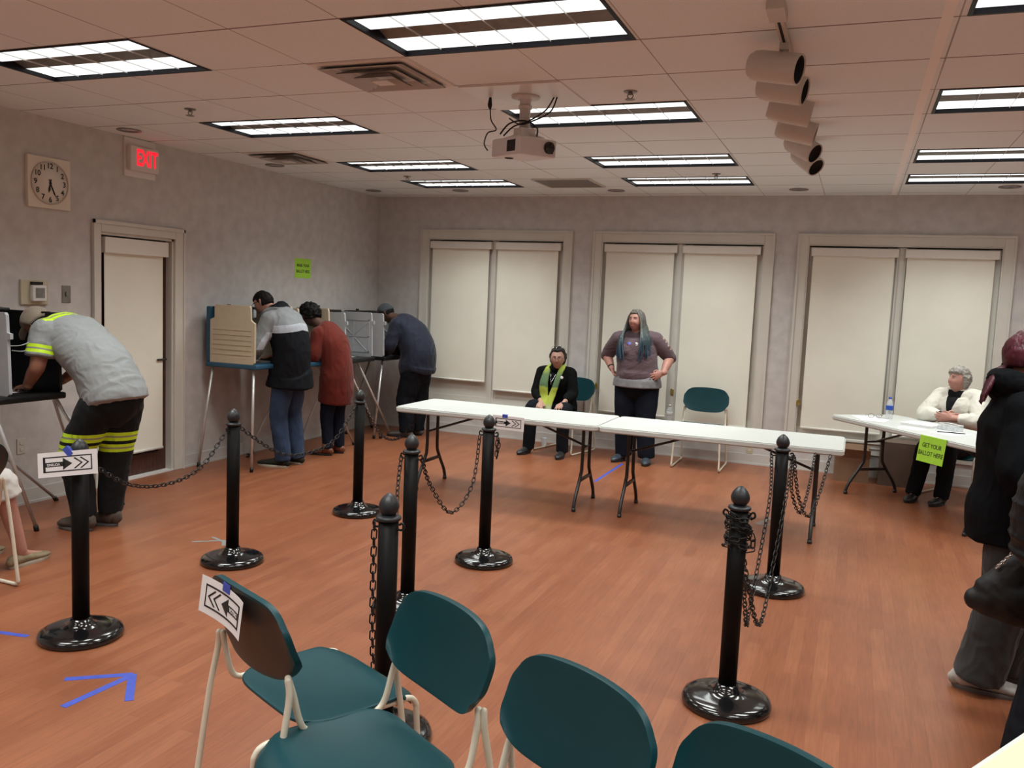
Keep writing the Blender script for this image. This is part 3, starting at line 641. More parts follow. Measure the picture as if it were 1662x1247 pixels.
flat('paper_sheet', 'white sheet overlapping another near the water bottle', 'paper', at3(.36, .22, .7365), .216, .28, -.2, group='loose sheets on the ballot table')
flat('paper_stack', 'thick stack of white paper before the woman in white', 'paper', at3(.72, .42), .28, .216, -.5, th=.022)
flat('paper_sheet', 'single white sheet near the front edge of the ballot table', 'paper', at3(.86, .20), .14, .216, .9, group='loose sheets on the ballot table')
flat('paper_sheet', 'white form under the black pens on the ballot table', 'paper', at3(1.13, .36), .28, .216, .9, group='loose sheets on the ballot table')
for k, (s, q, r) in enumerate(((1.10, .34, .2), (1.15, .40, -.1))):
    d = V((math.cos(r), math.sin(r), 0)) * .07; p = at3(s, q, .741); m = MB(); m.tube([-d, d * .8, d], [.0045, .0045, .0015], n=8, sub=1); tag(m.obj('pen', M_ink, None, p), ('black pen lying on the form nearer the table edge', 'black pen lying on the form farther from the table edge')[k], 'pen', 'pens')
t = thing('wire_basket', 'small clear ribbed basket on the ballot table', 'basket', tuple(at3(.97, .50)), ang)
m = MB(); m.box((-.09, -.05, 0), (.09, .05, .003))
for k in range(19):
    x = -.09 + .01 * k
    for y in (-.05, .05): m.box((x - .0015, y - .002, 0), (x + .0015, y + .002, .05))
for k in range(11):
    y = -.05 + .01 * k
    for x in (-.09, .09): m.box((x - .002, y - .0015, 0), (x + .002, y + .0015, .05))
m.obj('body', M_clear, t); m = MB(); m.tube([(-.09, -.05, .052), (.09, -.05, .052), (.09, .05, .052), (-.09, .05, .052)], .004, n=8, closed=True, sub=1); m.obj('rim', M_white, t)
def bottle(loc, label, lab):
    t = thing('water_bottle', label, 'bottle', loc)
    MB().lathe([(.001, 0), (.03, 0), (.0325, .006), (.032, .05), (.0325, .09), (.032, .13), (.028, .15), (.018, .175), (.0125, .185), (.0125, .195), (.001, .195)], 24).obj('body', M_clear, t)
    MB().lathe([(.001, .19), (.0145, .19), (.0145, .207), (.001, .208)], 20).obj('cap', M_blab if lab else M_white, t)
    MB().lathe([(.0328, .085), (.0335, .086), (.0335, .128), (.0328, .129)], 24).obj('label_band', M_blab if lab else M_paper, t)
bottle(tuple(at3(.30, .42)), 'water bottle with blue cap and label on the ballot table', True)
bottle((-1.885, 9.60, .385), 'clear water bottle standing on the middle window sill', False)
t = thing('eyeglasses', 'folded dark eyeglasses lying on sheets by the bottle', 'glasses', tuple(at3(.26, .30, .7385)), .2)
m = MB()
for s in (-1, 1):
    m.tube([(s * .035 + .026 * math.cos(a), 0, .02 + .018 * math.sin(a)) for a in [k * PI / 6 for k in range(12)]], .0018, n=6, closed=True, sub=1); m.tube([(s * .064, 0, .028), (s * .068, .07, .02), (s * .05, .13, .004)], .0018, n=6)
m.tube([(-.01, 0, .026), (.01, 0, .026)], .0018, n=6, sub=1); m.obj('frame', M_dkwood, t)
flat('paper_sheet', 'pale yellow sheet on the table corner at the bottom right', 'paper', V((.47, 2.09, .7355)), .30, .22, math.atan2(.866, .5), mt=mat('yellow_paper', (.80, .78, .42), .7))
flat('paper_sheet', 'small white slip above the yellow sheet', 'paper', V((.545, 2.30, .7355)), .10, .10, .5)

# ---------------------------------------------------------------- chairs
def make_chair(label):
    """faces local +Y; seat front at +Y; origin on the floor under the seat centre"""
    t = thing('stacking_chair', label, 'chair', (0, 0, 0), 0, 'teal stacking chairs with cream frames')
    # seat: dished shell
    def shell(fn, nu, nv, th, dirn):
        vs = []; fs = []; N = (nu + 1) * (nv + 1)
        for j in range(nv + 1):
            for i in range(nu + 1): vs.append(fn(i / nu * 2 - 1, j / nv))
        for p in vs[:N]: vs.append(p + dirn * th)
        for j in range(nv):
            for i in range(nu):
                k = j * (nu + 1) + i; fs.append((k, k + 1, k + nu + 2, k + nu + 1)); fs.append((N + k, N + k + nu + 1, N + k + nu + 2, N + k + 1))
        def rim(a, b): fs.append((b, a, N + a, N + b))
        for i in range(nu): rim(i, i + 1); rim(nv * (nu + 1) + i + 1, nv * (nu + 1) + i)
        for j in range(nv): rim((j + 1) * (nu + 1), j * (nu + 1)); rim(j * (nu + 1) + nu, (j + 1) * (nu + 1) + nu)
        return vs, fs
    def seat(u, v):
        # v 0 rear .. 1 front ; rounded-corner plan
        hw = .243 + .006 * v; sq = abs(u) ** 7 * .045; y = -.215 + .44 * v
        if v < .5: y += sq * (1 - v * 2)
        else: y -= sq * (v * 2 - 1)
        x = u * hw * (1 - .10 * (abs(v * 2 - 1) ** 6))
        z = .455 - .020 * math.sin(PI * min(v * 1.12, 1)) * (1 - u * u) + .004 * u * u - (.045 * max(0, (v - .78) / .22) ** 2) - .006
        return V((x, y, z))
    vs, fs = shell(seat, 20, 20, .012, V((0, 0, -1))); o = MB().add(vs, fs, 0, True).obj('seat', M_teal, t); rbox_mod(o, .004, 2)
    def back(u, v):
        # v 0 bottom .. 1 top
        hw = .245 * (1 - .07 * max(0, (v - .6) / .4) ** 3) * (1 - .09 * max(0, (.35 - v) / .35) ** 2)
        x = u * hw; z = .565 + .265 * v
        z -= (abs(u) ** 8) * .048 * (v ** 2) + .018 * u * u * v; z += ((abs(u) ** 8) * .045 + .022 * u * u) * ((1 - v) ** 2)
        y = -.215 - .055 * v - .028 * (1 - u * u) - .004 * (1 - abs(2 * v - 1) ** 2)
        return V((x, y, z))
    vs, fs = shell(back, 36, 22, .020, V((0, -1, 0))); N = len(vs) // 2
    m = MB(); m.add(vs, fs, 0, True); o = m.obj('backrest', M_teal, t)
    me = o.data; me.materials.append(M_tealb)
    nf = 36 * 22 * 2
    for idx in range(nf):
        if idx % 2 == 1:
            c = idx // 2; i = c % 36; j = c // 36
            if 1 <= i <= 34 and 1 <= j <= 20: me.polygons[idx].material_index = 1
    rbox_mod(o, .007, 3)
    for s in (-1, 1):
        # rear leg, floor runner, front leg and seat rail: one bent tube per side
        m = MB(); r = .0105
        m.tube([(s * .226, -.262, .605), (s * .234, -.262, .55), (s * .240, -.288, .40), (s * .244, -.335, .06), (s * .2445, -.335, .025), (s * .245, -.315, .0105), (s * .247, -.25, .0105), (s * .248, .15, .0105), (s * .248, .20, .0115), (s * .247, .222, .035), (s * .245, .21, .10), (s * .236, .195, .36), (s * .234, .19, .405), (s * .232, .165, .428), (s * .231, .10, .431), (s * .230, -.14, .431), (s * .229, -.195, .436), (s * .227, -.222, .47), (s * .222, -.244, .56), (s * .212, -.2545, .605)], r * .95, n=12, sub=5)
        m.obj('side_frame', M_cream, t)
    m = MB(); m.tube([(-.231, .12, .422), (.231, .12, .422)], .009, n=10, cap=0, sub=1); m.tube([(-.231, -.12, .422), (.231, -.12, .422)], .009, n=10, cap=0, sub=1); m.obj('cross_rail', M_cream, t)
    return t
CH0 = make_chair('teal chair in the foreground with a VOTING sheet taped to its back'); 
A_POS = ((-1.52, 2.29), -25)
CH0.location = (*A_POS[0], 0); CH0.rotation_euler = (0, 0, math.radians(A_POS[1]))
CHR = [((-1.18, 1.93), 150, 'teal chair in the foreground turned left, beside the signed chair'),
       ((-.68, 1.66), 151, 'teal chair in the foreground row between two others'),
       ((-.205, 1.505), 152, 'teal chair at the bottom edge, only the top of its back showing'),
       ((-1.46, 9.17), 180, 'empty teal chair against the back wall beside the standing woman'),
       ((-3.02, 9.22), 168, 'teal chair under the seated woman with the green scarf'),
       ((.99, 9.10), 150, 'teal chair behind the ballot table under the woman in white'),
       ((-4.56, 3.06), 90, 'teal chair cut off by the left edge, seen from behind')]
for (x, y), a, lb in CHR: dup(CH0, (x, y, 0), math.radians(a), lb)
rA = Matrix.Rotation(math.radians(A_POS[1]), 4, 'Z')
MAs = Matrix.Translation((*A_POS[0], 0)) @ rA
def loc_dir(M, v): return tuple((M.to_3x3() @ V(v)))
sg = arrow_sign(frame(tuple(MAs @ V((-.055, -.322, .755))), loc_dir(MAs, (1, 0.05, -.04)), loc_dir(MAs, (0, -1, .10))), 'white VOTING arrow sheet taped to the back of a teal chair', curve=.8, tape=(.0, .0))

# ---------------------------------------------------------------- voting booths
def booth(x0, x1, y0, y1, z, label, kind, legs, ribs=None, near=True, far=True, nz=.54):
    """x0 wall side, x1 voter side"""
    t = thing('voting_booth', label, 'voting booth', ((x0 + x1) / 2, (y0 + y1) / 2, 0), 0, 'folding voting booths'); ox, oy = (x0 + x1) / 2, (y0 + y1) / 2
    P = M_boothb if kind == 'beige' else M_boothg; tr = M_blue if kind == 'beige' else M_blkp
    hx, hy = (x1 - x0) / 2, (y1 - y0) / 2
    MB().box((-hx, -hy, z - .055), (hx + .03, hy, z - .01), bev=.012).obj('writing_tray', tr, t)
    m = MB(); m.box((-hx, -hy + .01, z - .01), (-hx + .045, hy - .01, z + nz - .03), bev=.01); m.obj('back_shell', tr, t)
    m = MB(); m.box((-hx + .02, -hy + .05, z + nz - .055), (-hx + .16, hy - .05, z + nz - .03), bev=.008); m.box((-hx + .03, -.07, z + nz - .03), (-hx + .06, -.04, z + nz - .01), bev=.004); m.obj('top_handle', M_blkp, t)
    def wing(y, ribbed, mt=P, dx=0):
        m = MB()
        # outline in x,z: narrower notched top
        o1 = [(-hx + .05, 0), (hx - .02, 0), (hx, .02), (hx, .38), (hx - .028, .395), (hx - .045, .41), (hx - .05, nz - .02), (hx - .06, nz), (-hx + .11, nz), (-hx + .10, nz - .02), (-hx + .10, .42), (-hx + .05, .40)] if kind == 'beige' else [(-hx + .05, 0), (hx - .02, 0), (hx, .015), (hx - .012, .37), (hx + .016, .375), (hx + .016, .41), (hx - .014, .415), (hx - .02, nz - .05), (hx - .035, nz - .035), (-hx + .06, nz - .035)]
        X = Matrix.Translation((dx, y + .011, z - .01)) @ Matrix.Rotation(PI / 2, 4, 'X'); m.prism(o1, .022, X)
        e = y - .0115
        if kind == 'beige':
            for k in range(6): m.box((-hx + .09, e - .004, z + .07 + k * .046), (hx - .04, e + .004, z + .078 + k * .046))
        elif ribbed:
            cx = .03; zz = z + .22; w2 = hx - .07
            m.box((-w2 + cx, e - .006, z + .04), (w2 + cx, e, z + .055)); m.box((-w2 + cx, e - .006, z + .40), (w2 + cx, e, z + .415)); m.box((-w2 + cx, e - .006, z + .04), (-w2 + cx + .014, e, z + .415)); m.box((w2 + cx - .014, e - .006, z + .04), (w2 + cx, e, z + .415))
            m.box((-w2 + cx, e - .006, zz - .006), (w2 + cx, e, zz + .006)); m.box((cx - .005, e - .005, z + .05), (cx + .005, e, z + .41))
            for sx in (-1, 1):
                for sz in (-1, 1):
                    m.tube([(cx + sx * .02, e - .002, zz + sz * .02), (cx + sx * (w2 - .03), e - .002, zz + sz * .16)], .006, n=6, sub=1)
        return m.obj('privacy_wing', mt, t)
    if near: wing(-hy + .02 + (near if near is not True else 0), False)
    if far: wing(hy - .02, ribs, M_blkp if far == 'black' else P)
    m = MB().box((-hx * .6, -hy * .5, z - .0095), (hx * .5, hy * .5, z - .008)); m.obj('ballot', M_paper, t)
    for a, b, r in legs:
        A = V(a) - V((ox, oy, 0)); B = V(b) - V((ox, oy, 0)); B.z = 0.012
        m = MB(); m.cyl(A, B, r, n=12); l = m.obj('leg', M_alu, t); MB().cyl(B + (A - B).normalized() * .03, B + V((0, 0, -.011)), r + .004, n=12).obj('rubber_foot', M_blkp, l)
    return t
R_ = .0125
booth(-5.66, -5.06, 3.74, 4.33, .95, 'grey and black voting booth at the left edge with a man bent over it', 'grey',
      [((-5.07, 3.80, .90), (-5.07, 4.115, 0), R_), ((-5.10, 4.28, .90), (-5.62, 5.0, 0), R_), ((-5.62, 3.80, .90), (-5.66, 4.77, 0), R_), ((-5.62, 4.28, .90), (-5.55, 3.60, 0), R_), ((-5.07, 4.27, .90), (-5.15, 4.93, .0), R_)], near=.17, far='black', nz=.58)
booth(-5.66, -5.10, 6.40, 7.05, 1.01, 'beige voting booth with blue trim and straight legs, nearest of the far row', 'beige',
      [((-5.13, 6.44, .96), (-5.11, 6.40, 0), R_), ((-5.60, 6.44, .96), (-5.67, 6.33, 0), R_), ((-5.13, 7.02, .96), (-5.09, 7.12, 0), R_), ((-5.60, 7.02, .96), (-5.66, 7.10, 0), R_)])
booth(-5.66, -5.10, 7.12, 7.69, .99, 'beige voting booth in front of the voter in the red coat', 'beige',
      [((-5.12, 7.42, .94), (-5.12, 8.17, 0), R_), ((-5.60, 7.20, .94), (-5.60, 7.85, 0), R_), ((-5.58, 7.64, .94), (-5.60, 6.95, 0), R_), ((-5.14, 7.18, .94), (-5.14, 7.0, 0), R_)])
booth(-5.66, -5.10, 7.91, 8.50, .985, 'unused grey voting booth with a ribbed wing', 'grey',
      [((-5.12, 7.96, .93), (-5.10, 8.72, 0), R_), ((-5.13, 8.22, .93), (-5.10, 8.96, 0), R_), ((-5.58, 8.44, .93), (-5.60, 7.80, 0), R_), ((-5.60, 8.2, .93), (-5.60, 8.8, 0), R_)], ribs=True)
booth(-5.66, -5.10, 8.72, 9.32, .975, 'far grey voting booth in front of the voter in navy', 'grey',
      [((-5.14, 8.78, .92), (-5.16, 8.66, 0), R_), ((-5.58, 9.26, .92), (-5.60, 8.75, 0), R_), ((-5.60, 8.78, .92), (-5.60, 9.35, 0), R_), ((-5.14, 9.27, .92), (-5.16, 9.42, 0), R_)], ribs=True)
t = thing('coiled_cord', 'coiled grey cord at the left voting booth', 'cord', (-5.12, 4.02, 1.26))
m = MB(); m.tube([(-.05, 0, .0), (.02, .03, .01), (.06, .1, .05), (.03, .16, .07), (-.05, .14, .04)], .004, n=6); m.tube([(-.05, .01, -.03), (.03, .03, -.03), (.07, .09, .0), (.04, .15, .03)], .004, n=6); m.obj('strand', M_boothg, t)

# ---------------------------------------------------------------- tape on the floor, boxes, cup
def tape(name, label, segs, mt, wd=.04, cat='tape'):
    m = MB(); c = V((*segs[0][0], 0)); 
    for k, (a, b) in enumerate(segs):
        A = V((*a, 0)) - c; B = V((*b, 0)) - c; d = (B - A).normalized(); n = V((-d.y, d.x, 0)) * wd / 2; z = .0008 + .0004 * k
        m.add([A - n + V((0, 0, z)), B - n + V((0, 0, z)), B + n + V((0, 0, z)), A + n + V((0, 0, z)), A - n, B - n, B + n, A + n], [(0, 1, 2, 3), (4, 5, 1, 0), (5, 6, 2, 1), (6, 7, 3, 2), (7, 4, 0, 3)])
    return tag(m.obj(name, mt, None, (c.x, c.y, 0)), label, cat)
tape('tape_arrow', 'blue painters tape arrow on the floor at bottom left', [((-3.05, 2.60), (-2.835, 2.765)), ((-2.85, 2.42), (-2.83, 2.75)), ((-2.835, 2.765), (-2.66, 2.575))], M_tape, .035)
tape('tape_strip', 'blue tape strip on the floor by the left edge', [((-3.80, 2.81), (-3.58, 2.85))], M_tape, .03)
tape('tape_strip', 'blue tape line on the floor under the table joint', [((-2.21, 8.86), (-2.21, 7.81))], M_tape, .03)
tape('tape_mark', 'grey tape mark on the floor by the second post', [((-4.02, 4.43), (-3.86, 4.56)), ((-3.98, 4.58), (-3.83, 4.53)), ((-3.86, 4.56), (-3.78, 4.46))], mat('grey_tape', (.22, .21, .20), .5), .025)
tape('tape_mark', 'faint grey tape mark on the floor behind the right post', [((-.62, 6.98), (-.50, 7.35)), ((-.62, 6.98), (-.40, 7.05))], mat('grey_tape', (.22, .21, .20), .5), .03)
def carton(loc, rz, wd, dp, ht, label, mt, flaps=True):
    t = thing('cardboard_box', label, 'box', loc, rz, 'cardboard boxes under the ballot table')
    m = MB(); k = .005
    m.box((-wd / 2, -dp / 2, 0), (wd / 2, dp / 2, k)); m.box((-wd / 2, -dp / 2, k), (-wd / 2 + k, dp / 2, ht)); m.box((wd / 2 - k, -dp / 2, k), (wd / 2, dp / 2, ht)); m.box((-wd / 2 + k, -dp / 2, k), (wd / 2 - k, -dp / 2 + k, ht)); m.box((-wd / 2 + k, dp / 2 - k, k), (wd / 2 - k, dp / 2, ht)); m.obj('carton', mt, t)
    if flaps:
        for s in (-1, 1):
            X = Matrix.Translation((0, s * dp / 2, ht)) @ Matrix.Rotation(s * -.5, 4, 'X'); m = MB().box((-wd / 2, -.002, 0), (wd / 2, .002, dp * .35), X=X); m.obj('flap', mt, t)
    else: MB().box((-wd / 2, -dp / 2, ht - k), (wd / 2, dp / 2, ht)).obj('lid', mt, t)
carton((.06, 9.42, 0), .03, .33, .30, .25, 'cardboard box by the wall under the left end of the ballot table', M_card)
carton((.50, 9.43, 0), -.05, .36, .32, .44, 'taller cardboard box under the ballot table nearer the woman', M_card2, False)
t = thing('plastic_cup', 'clear plastic cup on the floor beside the scarf wearer', 'cup', (-3.27, 9.32, 0)); MB().lathe([(.001, 0), (.028, 0), (.036, .11), (.038, .112), (.035, .11), (.027, .004), (.001, .004)], 24).obj('body', M_clear, t)
#==PEOPLE==
# ---------------------------------------------------------------- people
def remeshed(m, name, mats, parent, vox=.008, smooth=4, fold=0.0, fscale=(9, 9, 4), paint=None, cuts=(), fine=0.0, shade_smooth=True):
    """fuse overlapping lofts into one continuous skin, then add cloth folds and paint faces"""
    me = m.mesh(name, mats[:1]); o = bpy.data.objects.new(name, me); C.objects.link(o)
    r = o.modifiers.new('r', 'REMESH'); r.mode = 'VOXEL'; r.voxel_size = vox; r.adaptivity = 0
    if smooth: q = o.modifiers.new('s', 'SMOOTH'); q.factor = .5; q.iterations = smooth
    dg = bpy.context.evaluated_depsgraph_get(); me2 = bpy.data.meshes.new_from_object(o.evaluated_get(dg)); bpy.data.objects.remove(o); bpy.data.meshes.remove(me)
    me2.name = name
    if fold or fine:
        fs = V(fscale); ns = [v.normal.copy() for v in me2.vertices]
        for v, n in zip(me2.vertices, ns):
            c = v.co; q = V((c.x * fs.x, c.y * fs.y, c.z * fs.z)); w1 = noise.noise(q + V((3.1, 1.7, .4))); q2 = q * 1.9 + V((w1, -w1, w1)) * 1.2
            h = (1 - 2 * abs(noise.noise(q2))) * .6 + w1 * .6
            if fine: h = h * (1 if fold else 0) * (fold or 0) + fine * noise.noise(c * 42)
            else: h *= fold
            v.co = c + n * (h - (.3 * fold))
    me2.materials.clear()
    for q in mats: me2.materials.append(q)
    if cuts:
        bm = bmesh.new(); bm.from_mesh(me2)
        for co, no in cuts: bmesh.ops.bisect_plane(bm, geom=bm.verts[:] + bm.edges[:] + bm.faces[:], dist=1e-5, plane_co=co, plane_no=no)
        bm.to_mesh(me2); bm.free()
    for p in me2.polygons:
        p.use_smooth = shade_smooth; p.material_index = paint(p.center) if paint else 0
    o = bpy.data.objects.new(name, me2); C.objects.link(o); o.parent = parent; return o

def skin_mat(name, col, red=None):
    m = mat(name, col, .55, var=.06, scale=14, bump=.04, bscale=160); m.node_tree.nodes['Principled BSDF'].inputs['Subsurface Weight'].default_value = .08; m.node_tree.nodes['Principled BSDF'].inputs['Subsurface Radius'].default_value = (.02, .008, .004); return m
def cloth(name, col, var=.12, rough=.85, sheen=None, **k): return mat(name, col, rough, var=var, scale=7, bump=.12, bscale=70, sheen=(.12 if max(col) > .03 else .0) if sheen is None else sheen, spec=.2 if max(col) > .03 else .1, **k)

def basis(f, u):
    """head axes: columns right, forward, up"""
    f = V(f).normalized(); u = V(u); r = f.cross(u).normalized(); u = r.cross(f).normalized()
    return Matrix(((r.x, f.x, u.x), (r.y, f.y, u.y), (r.z, f.z, u.z)))
def g(x, s): return math.exp(-(x / s) ** 2)
def head_shape(m, c, B, w=1.0, jaw=1.0, chub=0.0, s=1.0):
    n = 56; k = 40; vs = []; fs = []
    for i in range(k + 1):
        th = PI * min(max(i / k, .004), .996)
        for j in range(n):
            a = 2 * PI * j / n; d = V((math.sin(th) * math.cos(a), math.sin(th) * math.sin(a), math.cos(th)))
            x, y, z = d.x * .076 * w, d.y * (.098 if d.y < 0 else .092), d.z * (.108 if d.z > 0 else .122)
            if d.z < 0:
                t = -d.z; x *= 1 - (.30 - chub * .16) * t ** 1.6 * jaw; y *= 1 - .10 * t if d.y > 0 else 1 - .42 * t ** 1.3
                if d.y > 0: y += .006 * t
            if d.y > 0:
                f = d.y
                y += f * (.024 * g(x, .0110) * g(z + .026, .020) * (1 if z > -.052 else .4) + .012 * g(x, .010) * g(z - .002, .022))   # nose
                y -= f * .011 * (g(abs(x) - .031, .016) * g(z - .010, .014))      # sockets
                y += f * .005 * g(z - .030, .011) * g(abs(x) - .026, .026)         # brow
                y += f * .007 * g(x, .020) * g(z + .064, .008) - f * .004 * g(x, .022) * g(z + .0705, .003)      # lips
                y += f * .010 * g(x, .020) * g(z + .103, .016)                      # chin
                y += f * (.006 + .012 * chub) * g(abs(x) - .042, .022) * g(z + .035, .026)   # cheeks
            vs.append(V(c) + B @ (V((x, y, z)) * s))
    for i in range(k):
        for j in range(n): j2 = (j + 1) % n; fs.append((i * n + j, (i + 1) * n + j, (i + 1) * n + j2, i * n + j2))
    fs.append(tuple(range(n))); fs.append(tuple(k * n + j for j in range(n - 1, -1, -1)))
    m.add(vs, fs, 0, True)
    for e in (-1, 1):
        q = [V(c) + B @ (V(p) * s) for p in ((e * .072 * w, -.006, -.038), (e * .080 * w, -.012, -.015), (e * .083 * w, -.018, .008), (e * .074 * w, -.006, .016))]
        m.tube(q, [(.006, .009), (.0065, .013), (.0065, .015), (.005, .008)], n=10, side=B @ V((e, 0, 0)))
def face_parts(c, B, root, iris, lip, brow, s=1.0, w=1.0):
    me = mat('eye_white', (.36, .33, .31), .35)
    for e in (-1, 1):
        p = V(c) + B @ (V((e * .031 * w, .0690, .009)) * s)
        m = MB().ball(p, (.0125 * s, .0105 * s, .0085 * s), B, 14); m.obj('eye', me, root)
        m = MB().ball(p + B @ V((0, .0068 * s, -.001)), .0050 * s, B, 10); m.obj('iris', iris, root)
        q = [V(c) + B @ (V(t) * s) for t in ((e * .014, .0900, .0295), (e * .030, .0900, .0325), (e * .046, .0795, .0275))]
        MB().tube(q, [.0022, .0028, .0016], n=6, sub=4).obj('eyebrow', brow, root)
    q = [V(c) + B @ (V(t) * s) for t in ((-.020, .0825, -.067), (-.009, .0905, -.065), (0, .0920, -.0668), (.009, .0905, -.065), (.020, .0825, -.067))]
    MB().tube(q, [(.002, .001), (.0042, .003), (.0046, .003), (.0042, .003), (.002, .001)], n=8, sub=4, side=B @ V((0, 0, 1))).obj('lips', lip, root)
def hair_cap(m, c, B, w=1.0, thick=.010, low=-.03, hair=.045, noise_a=.006, nf=30, back=0.0, s=1.0, ears=True):
    n = 60; k = 44; vs = []; fs = []
    for i in range(k + 1):
        th = PI * min(max(i / k, .004), .996)
        for j in range(n):
            a = 2 * PI * j / n; d = V((math.sin(th) * math.cos(a), math.sin(th) * math.sin(a), math.cos(th)))
            x, y, z = d.x * .076 * w, d.y * (.098 if d.y < 0 else .092), d.z * (.108 if d.z > 0 else .122)
            if d.z < 0:
                t = -d.z; x *= 1 - .30 * t ** 1.6; y *= 1 - .42 * t ** 1.3 if d.y < 0 else 1 - .1 * t
            yy = max(0, min(1, (d.y + .12) / .42)); line = hair * yy + low * (1 - yy)
            mk = max(0, min(1, (z - line) / .014 + .5)); mk = mk * mk * (3 - 2 * mk)
            p = V((x, y, z)); dn = d.normalized()
            off = (thick + back * max(0, -d.y)) * mk - .012 * (1 - mk); off += mk * noise_a * noise.noise(dn * nf * .12 + V((c[0], c[1], 3))) + mk * noise_a * .7 * noise.noise(dn * nf * .3)
            vs.append(V(c) + B @ ((p + dn * off) * s))
    for i in range(k):
        for j in range(n): j2 = (j + 1) % n; fs.append((i * n + j, (i + 1) * n + j, (i + 1) * n + j2, i * n + j2))
    fs.append(tuple(range(n))); fs.append(tuple(k * n + j for j in range(n - 1, -1, -1)))
    return m.add(vs, fs, 0, True)
def hand(m, w, d, nrm, thumb, curl=.35, s=1.0, spread=.12, r0=.026):
    """w wrist, d finger direction, nrm palm-side normal, thumb: side direction of the thumb"""
    w = V(w); d = V(d).normalized(); t = V(thumb); t = (t - d * t.dot(d)).normalized(); nrm = V(nrm); nrm = (nrm - d * nrm.dot(d) - t * nrm.dot(t)).normalized()
    m.tube([w - d * .02 * s, w + d * .02 * s, w + d * .06 * s, w + d * .092 * s], [(r0 * s, r0 * .8 * s), (.030 * s, .018 * s), (.041 * s, .0155 * s), (.040 * s, .012 * s)], n=14, side=t)
    for k, (off, L, r) in enumerate(((.030, .070, .0088), (.0105, .080, .0092), (-.0105, .074, .0088), (-.030, .058, .0078))):
        b = w + d * (.082 - .004 * abs(k - 1)) * s + t * off * s; c = curl * (1 + .12 * k)
        d1 = (d + t * spread * (off / .03) ).normalized(); dirs = []
        for q in (c * .5, c * 1.3, c * 2.0): dirs.append((d1 * math.cos(q) + nrm * math.sin(q)).normalized())
        p1 = b + dirs[0] * L * .42 * s; p2 = p1 + dirs[1] * L * .33 * s; p3 = p2 + dirs[2] * L * .25 * s
        m.tube([b - d1 * .02 * s, b, p1, p2, p3], [r * s, r * s, r * s, r * .92 * s, r * .78 * s], n=10, sub=4)
    b = w + d * .028 * s + t * .026 * s; q = (d * .72 + t * .62 + nrm * .25).normalized()
    m.tube([b - q * .012 * s, b + q * .022 * s, b + q * .045 * s, b + (q * .6 + d * .5).normalized() * .068 * s], [.0125 * s, .0115 * s, .010 * s, .0075 * s], n=10, sub=4)
def shoe(name, heel, toe, mt, sole, root, wd=.046, ht=.075, extra=None, s=1.0, boot=0.0):
    heel = V(heel); toe = V(toe); heel.z = toe.z = 0; d = (toe - heel).normalized(); L = (toe - heel).length; sd = V((-d.y, d.x, 0)); m = MB()
    prof = ((0.0, .55, .72), (.06, .78, .95), (.2, .80, 1.0), (.38, .80, .92), (.55, .92, .74), (.72, 1.0, .60), (.88, .88, .50), (1.0, .45, .34))
    pts = [heel + d * L * t + V((0, 0, .012 + ht * h * .5)) for t, w_, h in prof]
    m.tube(pts, [(wd * w_, ht * h * .52) for t, w_, h in prof], n=18, side=sd, sub=3)
    if boot: m.tube([heel + d * L * .26 + V((0, 0, .03)), heel + d * L * .24 + V((0, 0, ht + boot))], [(.043, .05), (.045, .052)], n=16, side=sd, cap=0, sub=1)
    for v in m.v: v.z = max(v.z, .014)
    o = m.obj(name, mt, root); m = MB(); n = 28; vs = []
    for zz, k in ((.0, 1.0), (.012, 1.04), (.022, 1.02)):
        for i in range(n):
            a = 2 * PI * i / n; x = math.cos(a); y = math.sin(a); ww = wd * (1.0 if x > 0 else .82) * k; t = heel + d * (L * .5 + x * L * .52 * k) + sd * (y * ww * (1 - .12 * x * x)); vs.append(V((t.x, t.y, zz)))
    fs = [tuple(range(n - 1, -1, -1)), tuple(2 * n + i for i in range(n))]
    for q in range(2):
        for i in range(n): fs.append((q * n + i, q * n + (i + 1) % n, (q + 1) * n + (i + 1) % n, (q + 1) * n + i))
    m.add(vs, fs).obj('sole', sole, o); return o

